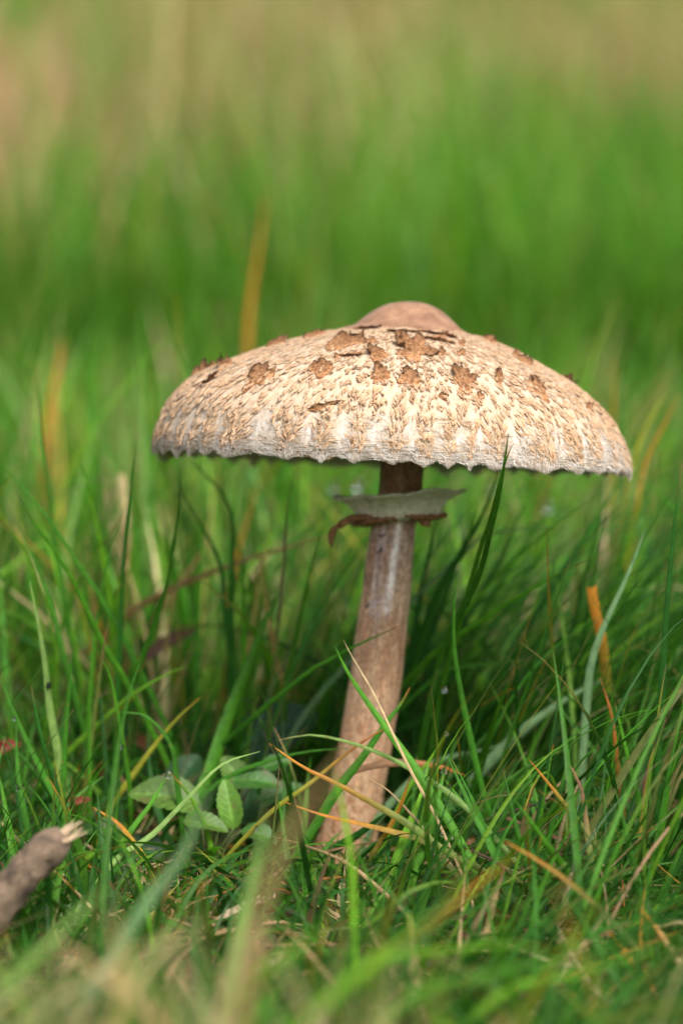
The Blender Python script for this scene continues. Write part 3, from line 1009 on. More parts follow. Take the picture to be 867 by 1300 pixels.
def hero_blades():
    # left of the stem
    hero([(47, 467), (55, 564), (69, 671), (83, 768), (99, 865)], .06, .07, 6, 'mid', 'brown', **lab(LU))
    hero([(-6, 576), (0, 585), (62, 658), (93, 706), (128, 758), (170, 834)], 0, .02, 6, 'mid', 'mid', label='long green grass blade bending down over the tuft left of the stem')
    hero([(21, 623), (42, 661), (73, 703), (100, 751), (131, 817), (166, 876)], -.03, 0, 7, 'fresh', 'purple', label='bright green blade with purple tip bowing left of the stem tuft')
    hero([(17, 651), (35, 692), (62, 758), (83, 838), (100, 900)], .02, .02, 6, 'mid', 'purple', **lab(LU))
    hero([(176, 547), (166, 623), (157, 720), (152, 831), (149, 900)], 0, .01, 6, 'deep', 'purple', label='tallest dark upright grass blade between cap edge and left tuft')
    hero([(230, 594), (227, 644), (215, 727), (197, 793), (176, 848)], -.01, .01, 7, 'mid', 'purple', label='green blade with purple tip just below the left cap edge')
    hero([(161, 639), (142, 692), (128, 761), (119, 831), (114, 900)], .02, .02, 5, 'fresh', 'mid', **lab(LU))
    hero([(38, 737), (48, 786), (57, 838), (64, 900), (75, 960), (77, 992)], -.04, -.03, 9, 'pale', 'pale', label='pale light green broad grass blade above the broken stick')
    hero([(232, 577), (258, 600), (285, 630), (296, 665), (295, 700), (294, 760)], .07, .07, 7, 'deep', 'deep', label='dark arching grass blade curving under the left cap margin')
    hero([(222, 602), (242, 644), (266, 685), (280, 720), (288, 790)], .06, .06, 6, 'deep', 'deep', **lab(LU))
    hero([(93, 817), (90, 851), (85, 900), (80, 965)], -.03, -.02, 6, 'mid', 'purple', **lab(LU))
    hero([(138, 786), (131, 831), (121, 900)], -.02, -.01, 5, 'olive', 'brown', label='olive grass blade with brown tip in the tuft left of the stem', tf=.25)
    hero([(131, 838), (142, 865), (149, 900), (158, 950), (165, 1000), (167, 1044)], -.04, -.03, 5, 'fresh', 'fresh', **lab(LU))
    hero([(238, 845), (208, 858), (173, 879), (150, 897)], -.01, 0, 6, 'light', 'light', label='light green grass blade lying low towards the stem on the left')
    hero([(375, 598), (365, 640), (360, 720), (350, 830), (340, 930)], .01, .03, 4, 'olive', 'purple', tf=.55, label='thin dark purple grass stalk standing left of the ring')
    hero([(352, 755), (332, 800), (313, 850), (295, 895), (281, 936), (268, 975), (257, 1002)], .03, -.01, 15, 'fresh', 'mid', label='broad green grass blade slanting up behind the toothed leaves')
    hero([(318, 893), (290, 900), (284, 930), (280, 962)], -.01, -.02, 6, 'yel', 'orange', tf=.5, label='yellow orange streaked blade along the broad green blade', toground=False) if False else None
    hero([(-4, 850), (28, 926), (55, 981), (80, 1030)], -.06, -.06, 7, 'mid', 'mid', **lab(LA))
    hero([(40, 871), (52, 933), (73, 1002), (90, 1047)], -.06, -.06, 7, 'deep', 'brown', **lab(LA))
    hero([(-4, 928), (31, 964), (66, 1009), (90, 1050)], -.05, -.06, 6, 'mid', 'mid', **lab(LA))
    hero([(92, 840), (85, 919), (80, 1002)], -.05, -.05, 7, 'mid', 'mid', **lab(LA))
    hero([(116, 870), (114, 950), (114, 1030)], -.03, -.03, 5, 'fresh', 'fresh', **lab(LU))
    hero([(21, 916), (24, 988), (38, 1065)], -.06, -.07, 7, 'mid', 'mid', **lab(LA))
    hero([(0, 985), (10, 1040), (18, 1085)], -.08, -.09, 9, 'fresh', 'fresh', **lab(LA))
    hero([(150, 904), (181, 907), (202, 923), (219, 950), (224, 985)], -.05, -.05, 6, 'mid', 'mid', label='green grass blade arching over above the round toothed leaf')
    hero([(255, 885), (219, 919), (171, 981)], -.02, -.02, 6, 'yel', 'orange', label='yellow grass blade with reddish tip left of the broad blade')
    hero([(330, 954), (281, 971), (236, 1016), (192, 1061), (150, 1089), (110, 1140), (76, 1185)], -.08, -.12, 6, 'pale', 'pale', label='long pale green stalk arching across the toothed leaves', tf=.1)
    hero([(214, 981), (192, 1020), (167, 1054)], -.06, -.07, 7, 'fresh', 'fresh', label='short green blade with a dew drop at its tip beside toothed leaf')
    hero([(216, 980), (243, 1013), (264, 1058), (268, 1082)], -.06, -.06, 6, 'light', 'rust', label='light green blade with red tip over the round toothed leaf', tf=.15)
    hero([(119, 1025), (152, 1047), (180, 1085), (196, 1114)], -.08, -.08, 7, 'yel', 'orange', tf=.6, label='orange yellow grass blade lying between the stick and the herb')
    hero([(204, 1098), (192, 1098), (180, 1118), (171, 1154)], -.09, -.09, 4, 'tan', 'tan', label='thin pinkish tan curled stalk below the toothed leaves')
    hero([(33, 1163), (69, 1189), (104, 1220)], -.14, -.14, 6, 'tan', 'orange', tf=.4, label='short orange tan straw below the broken stick')
    hero([(190, 1130), (160, 1112), (142, 1096), (121, 1085), (107, 1099), (107, 1145)], -.10, -.10, 8, 'light', 'light', label='light green grass blade folded over in a loop by the stick')
    hero([(227, 1122), (204, 1148), (182, 1179)], -.13, -.14, 5, 'yel', 'straw', label='thin yellow straw pointing up below the curled stalk')
    # right of the stem
    hero([(645, 549), (641, 581), (633, 630), (622, 675), (609, 727), (584, 779), (560, 830), (545, 900)], -.125, .0, 8, 'mid', 'purple', label='dark green blade whose tip stands before the right cap margin', twist=.3)
    hero([(650, 565), (642, 584), (634, 612), (622, 660), (604, 715)], -.124, -.05, 6, 'fresh', 'purple', label='second short green blade tip before the right cap margin', twist=.2)
    hero([(607, 637), (598, 675), (588, 706), (567, 734), (545, 790)], .02, .04, 5, 'deep', 'deep', **lab(RD))
    hero([(634, 595), (618, 640), (590, 695), (560, 740), (540, 790), (520, 850)], .03, .05, 8, 'deep', 'deep', **lab(RD))
    hero([(600, 650), (580, 712), (556, 780), (528, 850), (515, 900)], .06, .06, 9, 'deep', 'deep', **lab(RD))
    hero([(553, 660), (545, 700), (535, 745), (526, 800)], .05, .05, 9, 'deep', 'deep', **lab(RD))
    hero([(665, 640), (630, 720), (590, 790), (550, 850), (525, 900)], .08, .08, 8, 'deep', 'deep', **lab(RD))
    hero([(700, 640), (650, 715), (600, 800), (560, 870)], .10, .10, 8, 'mid', 'deep', **lab(RD))
    hero([(747, 710), (705, 730), (664, 754), (619, 782), (567, 817), (530, 850)], -.03, .02, 7, 'fresh', 'purple', label='bright green blade reaching right with purple edge below the cap')
    hero([(580, 725), (576, 772), (577, 830), (590, 905), (612, 1002), (636, 1080)], -.06, -.05, 7, 'mid', 'mid', label='slender green blade standing close right of the stem, bowing left')
    hero([(865, 588), (858, 644), (851, 713), (844, 796), (838, 900), (835, 954), (833, 1044), (833, 1095)], -.06, -.06, 8, 'deep', 'brown', label='tallest straight dark green blade standing right of the pale blade', twist=.2)
    hero([(818, 673), (806, 706), (785, 755), (764, 800), (749, 848), (743, 912), (738, 988), (736, 1044), (733, 1106)], -.02, -.03, 9, 'blue', 'blue', label='pale blue green grass blade curving up right of the mushroom', twist=.15)
    hero([(750, 744), (755, 775), (762, 803), (768, 850)], .0, .01, 11, 'mid', 'orange', tf=.45, blunt=True, label='cut yellow grass stub with square end behind the pale blade', twist=.1)
    hero([(800, 598), (835, 625), (867, 660), (880, 700)], .07, .08, 6, 'mid', 'mid', label='green blade bending down from the right cap edge')
    hero([(716, 669), (664, 671), (626, 677), (590, 700)], .05, .05, 6, 'blue', 'blue', label='greyish green blade lying level under the right half of the cap')
    hero([(787, 605), (761, 654), (730, 699), (700, 750), (670, 800)], .08, .08, 8, 'deep', 'deep', **lab(RD))
    hero([(851, 488), (830, 523), (810, 565), (796, 620)], .16, .16, 8, 'olive', 'yel', tf=.4, label='blurred yellow tipped blade behind the right cap edge')
    hero([(862, 500), (842, 540), (820, 585), (808, 640)], .14, .14, 7, 'mid', 'orange', tf=.4, label='blurred green blade with orange tip right of the cap')
    hero([(678, 837), (619, 843), (580, 848), (550, 862)], .02, .02, 5, 'mid', 'brown', **lab(RD))
    hero([(761, 860), (776, 909), (783, 968), (788, 1013), (793, 1050), (800, 1100)], -.06, -.06, 6, 'olive', 'rust', tf=.75, **lab(RB))
    hero([(671, 964), (705, 1006), (740, 1051), (775, 1099), (806, 1151)], -.12, -.12, 7, 'olive', 'orange', tf=.3, label='olive blade with orange tip leaning left across the right tuft')
    hero([(717, 962), (737, 999), (745, 1054), (749, 1085), (758, 1130), (760, 1196), (754, 1262)], -.12, -.15, 11, 'fresh', 'brown', tf=.38, label='green blade with long withered brown tip in the right tuft')
    hero([(737, 981), (775, 995), (809, 1020), (830, 1060)], -.05, -.05, 5, 'light', 'rust', **lab(RT))
    hero([(858, 888), (837, 933), (820, 988), (818, 1020)], -.08, -.08, 6, 'brown', 'purple', tf=.5, **lab(RB))
    hero([(652, 1014), (698, 1078), (726, 1120), (740, 1182), (750, 1227)], -.16, -.16, 11, 'fresh', 'mid', label='broad green blade bowing over in the middle of the right tuft')
    hero([(595, 1078), (636, 1099), (678, 1141), (716, 1189), (730, 1208)], -.14, -.14, 7, 'olive', 'purple', tf=.3, label='grey green blade with brown tip above the red dead leaf')
    hero([(726, 1005), (664, 1026), (588, 1051), (560, 1068)], -.07, -.06, 5, 'mid', 'purple', tf=.5, label='thin level blade with purple tip right of the lower stem')
    hero([(641, 1099), (628, 1140), (608, 1217)], -.16, -.16, 7, 'tan', 'brown', tf=.3, label='dry brown strip leaning over the red dead leaf')
    hero([(545, 1206), (567, 1200), (626, 1182), (712, 1180), (761, 1196), (851, 1227)], -.165, -.17, 4, 'straw', 'straw', label='long thin straw lying level across the right tuft', toground=False)
    hero([(780, 892), (795, 954), (813, 1030), (823, 1092)], -.07, -.07, 7, 'fresh', 'brown', **lab(RT))
    hero([(811, 1151), (840, 1189), (872, 1240)], -.20, -.22, 8, 'tan', 'orange', tf=.4, label='orange brown dry blade low on the far side of the right tuft')
    hero([(820, 1179), (840, 1176), (872, 1174)], -.2, -.2, 6, 'straw', 'straw', **lab(RB))
    hero([(702, 945), (690, 1010), (680, 1080), (676, 1130)], -.07, -.08, 5, 'fresh', 'orange', **lab(RT))
    hero([(725, 945), (712, 1000), (695, 1070), (685, 1140)], -.08, -.09, 6, 'mid', 'mid', **lab(RT))
    hero([(638, 975), (650, 1030), (668, 1100), (690, 1170)], -.10, -.12, 6, 'mid', 'brown', **lab(RT))
    hero([(867, 930), (850, 990), (838, 1060), (830, 1130)], -.1, -.1, 7, 'fresh', 'fresh', **lab(RT))
    hero([(568, 960), (600, 1030), (625, 1080), (650, 1150), (668, 1200)], -.12, -.14, 8, 'mid', 'mid', **lab(RT))
    hero([(780, 1000), (800, 1080), (815, 1150), (822, 1220)], -.14, -.16, 8, 'mid', 'olive', **lab(RT))
    hero([(690, 960), (640, 1000), (600, 1050), (575, 1090)], -.05, -.04, 7, 'mid', 'mid', **lab(RT))
    hero([(770, 1180), (800, 1220), (815, 1265)], -.2, -.22, 7, 'orange', 'orange', label='curved orange withered blade at the foot of the right tuft')
    # across the lower stem
    hero([(425, 820), (440, 851), (462, 885), (496, 933), (529, 978), (566, 1037), (595, 1088), (625, 1145)], -.06, -.12, 10, 'fresh', 'mid', label='strong green blade crossing the stem from upper left to lower right', twist=.2)
    hero([(436, 812), (446, 832), (473, 878), (496, 926), (521, 978), (551, 1033), (580, 1096)], -.065, -.12, 3, 'tan', 'straw', tf=.4, label='thin tan dry stalk crossing the stem above the strong green blade', twist=.0)
    hero([(520, 873), (508, 895), (492, 915), (462, 959), (433, 996), (407, 1037), (380, 1080)], -.06, -.07, 11, 'mid', 'rust', label='green blade crossing the stem from upper right to lower left', twist=.1)
    hero([(342, 944), (385, 974), (422, 992), (477, 1022), (521, 1048), (566, 1081), (620, 1110)], -.11, -.12, 8, 'olive', 'orange', tf=.45, label='green blade with long orange tip lying over the stem base', twist=.1)
    hero([(353, 940), (396, 933), (448, 944), (492, 961), (536, 985), (580, 1015), (620, 1055)], -.07, -.09, 6, 'pale', 'tan', **lab(CF), twist=.1)
    hero([(444, 950), (392, 954), (344, 965), (300, 981), (270, 1000)], -.05, -.04, 5, 'mid', 'mid', **lab(CF))
    hero([(499, 921), (477, 931), (437, 959), (392, 996), (342, 1033)], -.062, -.08, 5, 'yel', 'rust', tf=.4, **lab(CD))
    hero([(361, 1018), (411, 1035), (466, 1048), (521, 1062), (546, 1074)], -.09, -.1, 6.5, 'olive', 'orange', tf=.6, **lab(CD))
    hero([(344, 1061), (389, 1074), (440, 1096), (492, 1138)], -.12, -.14, 4.5, 'tan', 'tan', **lab(CD))
    hero([(425, 978), (437, 1037), (446, 1096), (449, 1170)], -.27, -.27, 9, 'light', 'light', label='bright light green blade standing out of focus before the stem base', twist=.3)
    hero([(521, 985), (507, 1026), (485, 1066), (466, 1094)], -.10, -.09, 6, 'olive', 'orange', tf=.6, **lab(CD))
    hero([(490, 1086), (450, 1096), (411, 1108), (348, 1126), (310, 1140)], -.08, -.06, 13, 'mid', 'mid', **lab(CF), toground=False)
    hero([(492, 1030), (455, 1059), (411, 1085), (355, 1114)], -.07, -.05, 11, 'deep', 'mid', **lab(CF))
    hero([(567, 930), (544, 967), (521, 996), (500, 1040)], -.06, -.06, 6, 'light', 'light', **lab(CF))
    hero([(545, 962), (536, 1007), (518, 1051), (499, 1103), (488, 1140)], -.08, -.1, 10, 'light', 'light', label='upright light green blade close right of the stem base', twist=.1)
    hero([(564, 976), (557, 1010), (547, 1050), (530, 1100)], -.08, -.1, 10, 'fresh', 'fresh', label='light green blade with dew drop on its tip right of the stem base', twist=.1)
    hero([(564, 989), (595, 1029), (620, 1066), (640, 1110)], -.08, -.1, 5.5, 'fresh', 'fresh', **lab(CF))
    hero([(591, 985), (560, 974), (510, 968), (459, 976), (430, 990)], -.045, -.055, 8, 'brown', 'rust', tf=.5, **lab(CD), toground=False)
    hero([(462, 985), (492, 1003), (521, 1033), (542, 1058)], -.09, -.1, 3.5, 'tan', 'straw', **lab(CD))
    hero([(505, 795), (482, 806), (455, 818), (415, 840), (380, 862)], -.045, -.02, 6, 'mid', 'brown', label='single green blade crossing the middle of the stem', twist=.2)
    hero([(610, 980), (660, 930), (715, 890), (770, 860)][::-1], .02, .0, 12, 'blue', 'blue', label='broad pale green blade slanting right behind the right tuft')
    hero([(640, 945), (600, 955), (560, 965), (530, 985)], .01, .0, 9, 'blue', 'pale', label='greyish pale blade pointing right just behind the stem')
    # out of focus in front
    hero([(268, 996), (250, 1044), (230, 1089), (202, 1127), (181, 1156)], -.36, -.36, 17, 'blue', 'blue', label='broad blurred blue green blade with orange stain before the herb', twist=.2)
    hero([(338, 1018), (333, 1064), (323, 1110), (310, 1160), (300, 1210)], -.36, -.36, 18, 'pale', 'purple', label='broad blurred pale blade with purple tip before the stem base', twist=.2)
    hero([(455, 940), (405, 1000), (362, 1070), (335, 1145), (325, 1200)], -.52, -.5, 15, 'tan', 'tan', label='very blurred tan dry blade before the lower left stem', twist=.9)
    hero([(590, 1120), (555, 1160), (500, 1200), (440, 1240)], -.36, -.36, 11, 'light', 'yel', label='blurred light green blade lying before the right tuft', tf=.3)
    hero([(655, 1085), (600, 1128), (545, 1180), (470, 1240)], -.34, -.34, 8, 'mid', 'orange', tf=.4, label='blurred orange green blade slanting before the red dead leaf')
    hero([(135, 1125), (100, 1160), (60, 1200), (20, 1240)], -.42, -.42, 16, 'pale', 'pale', label='blurred pale green blade slanting below the broken stick')
    hero([(140, 1150), (150, 1200), (155, 1260), (150, 1320)], -.5, -.5, 18, 'tan', 'tan', label='blurred tan upright blade in the foreground below the stick')
    hero([(230, 1180), (190, 1220), (150, 1290)], -.5, -.5, 18, 'straw', 'tan', label='blurred straw coloured blade leaning right in the tan foreground grass')
    hero([(60, 1190), (120, 1230), (200, 1300)], -.5, -.5, 18, 'tan', 'tan', label='blurred tan blade sloping down to the right in the foreground')
    hero([(420, 1180), (350, 1220), (270, 1300)], -.48, -.48, 17, 'light', 'light', label='blurred light green blade sloping left in front of the stem')
    hero([(330, 1160), (300, 1220), (280, 1310)], -.52, -.52, 20, 'straw', 'tan', label='broad blurred straw blade before the splintered wood chip')
    hero([(700, 1205), (640, 1200), (560, 1208), (480, 1225)], -.36, -.36, 12, 'light', 'yel', label='blurred yellow green blade lying level before the red dead leaf')
    hero([(760, 1220), (680, 1225), (590, 1245), (520, 1270)], -.4, -.4, 14, 'fresh', 'olive', label='blurred fresh green blade lying level below the yellow green one')
    hero([(867, 1195), (800, 1215), (720, 1240), (640, 1260)], -.36, -.36, 8, 'light', 'light', label='thin blurred light green blade lying level under the right tuft')
    # behind, seen blurred
    hero([(338, 242), (331, 300), (323, 350), (317, 395), (314, 450), (312, 520)], .55, .55, 9, 'olive', 'orange', tf=.7, label='blurred orange stalk rising above the meadow behind the cap')
    BG = ('blurred tall blade in the meadow behind the left cap edge', 'tall blurred blades behind')
    hero([(80, 432), (72, 480), (64, 540), (58, 620)], .45, .45, 16, 'olive', 'orange', tf=.7, label='broad blurred orange blade in the meadow left of the cap')
    hero([(174, 455), (177, 510), (182, 580), (186, 660)], .3, .3, 12, 'pale', 'pale', **lab(BG))
    hero([(117, 420), (118, 480), (116, 560), (112, 640)], .3, .3, 7, 'fresh', 'fresh', **lab(BG))
    hero([(779, 455), (779, 500), (778, 560), (775, 640)], .3, .3, 6, 'yel', 'orange', tf=.4, label='blurred yellow stalk behind the right slope of the cap')
    # dry stalks
    hero([(432, 676), (390, 688), (330, 705), (260, 730), (190, 762), (140, 800)], .05, .13, 7, 'brown', 'tan', label='dry brown stalk lying slanted from the ring down to the left', tf=.3)
    hero([(154, 602), (158, 640), (160, 680), (160, 760)], .22, .22, 9, 'brown', 'straw', tf=.3, label='blurred pinkish stalk with pale head left of the cap edge', blunt=True)
    hero([(255, 660), (262, 690), (230, 740), (190, 800)], .16, .16, 7, 'brown', 'red', label='dark reddish withered blade under the left cap edge')


# ------------------------------------------------------------------ random turf
def turf_arrays(n, x, y, L, W, az, lean, bend, ca, cb, nseg, tipmix, across=3):
    z = gz(x, y) - .004
    t = np.linspace(0, 1, nseg + 1)
    phi = lean[:, None] + bend[:, None] * t[None] ** 1.5
    ds = L[:, None] / nseg
    h = np.concatenate([np.zeros((n, 1)), np.cumsum(np.sin(phi[:, :-1]) * ds, 1)], 1)
    v = np.concatenate([np.zeros((n, 1)), np.cumsum(np.cos(phi[:, :-1]) * ds, 1)], 1)
    ca_, sa = np.cos(az)[:, None], np.sin(az)[:, None]
    wob = (rng.normal(0, .035, n)[:, None] * L[:, None]) * np.sin(t[None] * 3.3)
    c = np.stack([x[:, None] + h * ca_ - wob * sa, y[:, None] + h * sa + wob * ca_, z[:, None] + np.maximum(v, -.0 + .003)], -1)
    gzz = gz(c[..., 0], c[..., 1])
    c[..., 2] = np.maximum(c[..., 2], gzz + .002)
    c[:, 0, 2] = z
    tw = rng.uniform(-1.2, 1.2, n)[:, None] + np.linspace(0, 1, nseg + 1)[None] * rng.normal(0, .7, n)[:, None]
    S = np.stack([-sa * np.cos(tw), ca_ * np.cos(tw), np.sin(tw) * .8], -1)
    prof_ = np.clip(.6 + .7 * t, 0, 1) * np.clip((1 - t) / .6, .04, 1) ** .8
    ww = (W[:, None] * prof_[None] / 2)[..., None]
    if across == 3:
        Vv = np.stack([c - S * ww, c + np.array([0, 0, 1]) * ww * .5, c + S * ww], 2)
    else:
        Vv = np.stack([c - S * ww, c + S * ww], 2)
    f = np.clip((t[None] - (1 - tipmix[:, None])) / np.maximum(tipmix[:, None], 1e-3), 0, 1)[..., None]
    col = ca[:, None] * (1 - f) + cb[:, None] * f
    col = np.repeat(col[:, :, None], across, 2)
    return c, Vv, col


def palette(n, probs):
    keys = list(probs); p = np.array([probs[k] for k in keys], float); p /= p.sum()
    idx = rng.choice(len(keys), n, p=p)
    a = np.array([G[k] for k in keys])[idx]
    return a * rng.uniform(.72, 1.3, (n, 1)) * rng.uniform(.9, 1.1, (n, 3)), idx


def blocked(c):
    """True where a blade would stand before what the photo shows clear: cap, stem, ring, herb, plates"""
    px, py, z = proj(c)
    Yd = c[..., 1]
    capz = (px > 180) & (px < 812) & (py > 372) & (py < 612) & (Yd < .11)
    stemz = (np.abs(px - np.interp(py, [600, 1090], [510, 440])) < 60) & (py > 580) & (py < 1052) & (Yd < .03)
    over = (py < 640) & (Yd < -.02) & (px > 150) & (px < 840)
    herb = (px > 155) & (px < 345) & (py > 965) & (py < 1065) & (Yd < -.02)
    stick = (px < 110) & (py > 1040) & (py < 1180) & (Yd < -.2)
    redl = (px > 570) & (px < 665) & (py > 1150) & (py < 1225) & (Yd < -.15)
    far_up = (py < 560) & (Yd < .25)
    stemin = (np.abs(c[..., 0] - np.interp(c[..., 2], [0, .17], [.002, .025])) < .013) & (np.abs(Yd) < .015) & (c[..., 2] < .17)
    chip = (px > 265) & (px < 350) & (py > 1135) & (py < 1180) & (Yd < -.2)
    bot = (py < 1090) & (Yd < -.22)
    return (capz | stemz | over | herb | far_up | stemin | stick | chip | bot).any(1)


def stuff_mesh(name, parts, label, cat, material):
    Vs_, Fs_, Cs_ = [], [], []
    k = 0
    for Vv, col in parts:
        n_, a, b_, _ = Vv.shape
        Fs_.append((k + (np.arange(n_) * a * b_)[:, None, None] + grid_faces(a, b_)[None]).reshape(-1, 4))
        Vs_.append(Vv.reshape(-1, 3)); Cs_.append(col.reshape(-1, 3))
        k += n_ * a * b_
    o = link(name, np_mesh(name, np.vstack(Vs_), np.vstack(Fs_), np.vstack(Cs_)), material)
    tag(o, label, cat, kind='stuff')
    return o


def wind(x, y, n):
    """mean heading and lean: to the right on the right side, upright on the left"""
    rgt = np.clip((x + .02) / .08, 0, 1)
    az = np.where(rng.random(n) < .30 + .45 * rgt, rng.normal(.15, .75, n), rng.uniform(0, 2 * np.pi, n))
    lean = np.abs(rng.normal(.18 + .32 * rgt, .22, n))
    bend = np.abs(rng.normal(.55, .45, n))
    return az, lean, bend


def build_turf():
    near_parts, singles = [], []
    # lush turf by the mushroom
    n = 12500
    x = rng.uniform(-.42, .42, n); y = rng.uniform(-.62, .42, n)
    az, lean, bend = wind(x, y, n)
    front = np.clip((.02 - y) / .12, 0, 1) * np.where(x > .04, .45, 1)
    L = rng.gamma(7, .0195, n) * (1 - .38 * front)
    zone = np.exp(-((y - .0) / .14) ** 4)
    L = np.clip(L * (1 - np.where(x > .02, .12, .36) * zone), .03, .26)
    L = np.where((zone > .4) & (x < .0), np.minimum(L, rng.uniform(.05, .115, n)), L)
    low = rng.random(n) < .5
    L[low] *= .5
    W = rng.uniform(.0014, .0034, n)
    big = rng.random(n) < .13
    W[big] *= 1.7
    ca, idx = palette(n, dict(fresh=20, deep=36, mid=32, light=6, blue=3, pale=2, yel=2.0, olive=4, tan=2.5, orange=.4))
    ca *= .82
    cb, _ = palette(n, dict(fresh=2, mid=2.5, brown=2, orange=1.6, tan=1.8, yel=1, purple=1))
    tipm = np.where(rng.random(n) < .42, rng.uniform(.15, .6, n), .08)
    c, Vv, col = turf_arrays(n, x, y, L, W, az, lean, bend, ca, cb, 9, tipm)
    ok = ~blocked(c)
    # the largest in view become single things
    px, py, z = proj(c)
    inview = ((px > 0) & (px < 867) & (py > 560) & (py < 1290)).mean(1)
    score = L * (W ** .7) * inview * np.exp(-np.abs(y + .03) / .09) * ok
    pick = np.argsort(-score)[:170]
    sel = np.zeros(n, bool); sel[pick] = True
    near_parts.append((Vv[ok & ~sel], col[ok & ~sel]))
    ids = np.where(sel & ok)[0]
    def words_for(i):
        tone = ('bright green', 'dark green', 'mid green', 'light green', 'greyish green', 'pale green', 'yellow', 'olive', 'dry tan', 'orange')[idx[i]]
        form = 'broad' if W[i] > .0036 else 'narrow' if W[i] < .0023 else 'medium wide'
        tipz = (c[i, -1, 2] - c[i, 0, 2]) / L[i]
        pose = 'upright' if tipz > .88 else 'arching' if tipz > .55 else 'low bowed'
        if y[i] < -.06 and abs(x[i]) < .05:
            place = 'before the foot of the stem'
        elif y[i] > .06:
            place = 'behind the mushroom on the left' if x[i] < 0 else 'behind the mushroom on the right'
        else:
            place = ('beside the broken stick', 'round the toothed herb', 'close left of the stem', 'close right of the stem', 'between stem and blue green blade', 'beyond the blue green blade')[int(np.digitize(x[i], [-.1, -.04, .005, .05, .1]))]
        return '%s %s %s grass blade %s' % (pose, form, tone, place)
    uvq = np.stack(np.broadcast_arrays(np.array([0, .5, 1])[None], np.linspace(0, 8, 10)[:, None]), -1).reshape(-1, 2)
    for i in ids:
        org = c[i, 0]
        o = link('grass_blade', np_mesh('grass_blade', Vv[i].reshape(-1, 3) - org, grid_faces(10, 3), col[i].reshape(-1, 3), uvq), M_blade)
        o.location = org
        lb = words_for(i)
        tag(o, lb, 'grass blade', 'turf: ' + lb)
    # tall dark blades leaning right, right of the stem and behind it
    n = 900
    x = rng.uniform(-.05, .22, n); y = rng.uniform(.015, .2, n)
    az = rng.normal(.1, .5, n); lean = np.abs(rng.normal(.5, .2, n)); bend = np.abs(rng.normal(.4, .3, n))
    L = rng.uniform(.09, .21, n); W = rng.uniform(.0018, .0034, n)
    ca, _ = palette(n, dict(fresh=14, deep=55, mid=30, olive=3, light=3))
    c, Vv, col = turf_arrays(n, x, y, L, W, az, lean, bend, ca, ca, 9, np.full(n, .1))
    ok = ~blocked(c)
    near_parts.append((Vv[ok], col[ok]))
    # short undergrowth hiding the soil
    n = 6000
    x = rng.uniform(-.3, .3, n); y = rng.uniform(-.45, .10, n)
    az, lean, bend = wind(x, y, n)
    lean = lean + rng.uniform(0, .6, n); bend = bend + .2
    L = rng.uniform(.025, .08, n); W = rng.uniform(.002, .0046, n)
    ca, _ = palette(n, dict(fresh=16, deep=42, mid=32, light=3, blue=2, yel=1.5, olive=4, tan=4, brown=3))
    ca *= .82
    c, Vv, col = turf_arrays(n, x, y, L, W, az, lean, bend, ca, ca, 7, np.full(n, .1))
    ok = ~blocked(c)
    near_parts.append((Vv[ok], col[ok]))
    # foreground turf, out of focus
    n = 4200
    x = rng.uniform(-.3, .3, n); y = rng.uniform(-.80, -.40, n)
    az, lean, bend = wind(x, y, n)
    L = rng.uniform(.06, .15, n) + .02 * (x < 0); W = rng.uniform(.002, .0042, n)
    ca, _ = palette(n, dict(fresh=20, mid=12, light=18, pale=8, tan=12, straw=8, olive=12, yel=5))
    ca = np.where((x < .0)[:, None] & (rng.random(n) < .35)[:, None], G['straw'] * rng.uniform(.7, 1.1, (n, 1)), ca)
    c, Vv, col = turf_arrays(n, x, y, L, W, az, lean, bend, ca, ca, 8, np.full(n, .1))
    px, py, z = proj(c)
    lim = np.where(px < 330, 1150, np.where(px < 560, 1180, 1268)) + rng.normal(0, 18, n)[:, None]
    ok = ~((py < lim) & (px > -100) & (px < 960)).any(1)
    near_parts.append((Vv[ok], col[ok]))
    # behind the mushroom
    n = 18000
    x = rng.uniform(-.9, .9, n); y = rng.uniform(.06, 1.7, n)
    keepm = np.abs(x) < .35 + .4 * y
    x, y = x[keepm], y[keepm]; n = len(x)
    az, lean, bend = wind(x, y, n)
    lean *= .8
    L = np.clip(rng.gamma(9, .017, n), .05, .26) * np.clip(1.05 - .25 * y, .7, 1); W = rng.uniform(.0022, .0058, n)
    ca, _ = palette(n, dict(fresh=36, deep=8, mid=20, light=26, pale=5, yel=5, olive=7, tan=4, straw=3, orange=1.3))
    cb, _ = palette(n, dict(fresh=4, mid=3, yel=1, tan=1, olive=1))
    c, Vv, col = turf_arrays(n, x, y, L, W, az, lean, bend, ca, cb, 7, np.full(n, .25))
    ok = ~blocked(c)
    near_parts.append((Vv[ok], col[ok]))
    global TURF_V
    tv = Vv[ok].reshape(-1, 3)
    TURF_V = tv[(tv[:, 1] > .15) & (tv[:, 1] < .35)]
    stuff_mesh('grass', near_parts, 'dense green meadow grass round the mushroom', 'grass', M_turf)

    # dry litter lying on the soil
    n = 2400
    x = rng.uniform(-.35, .35, n); y = rng.uniform(-.5, .3, n)
    az = rng.uniform(0, 2 * np.pi, n); lean = rng.uniform(1.15, 1.6, n); bend = rng.normal(0, .3, n)
    L = rng.uniform(.02, .10, n); W = rng.uniform(.0006, .0022, n)
    ca, _ = palette(n, dict(tan=10, straw=8, brown=8, rust=3, orange=3, olive=4))
    c, Vv, col = turf_arrays(n, x, y, L, W, az, lean, bend, ca, ca, 6, np.full(n, .1))
    c[..., 2] += 0
    ok = ~blocked(c)
    Vv = Vv + np.array([0, 0, 1]) * rng.uniform(0, .014, n)[:, None, None, None]
    stuff_mesh('dry_straw_litter', [(Vv[ok], col[ok])], 'dry tan straw littering the soil under the grass', 'litter', M_turf)

    # meadow up the slope
    parts = []
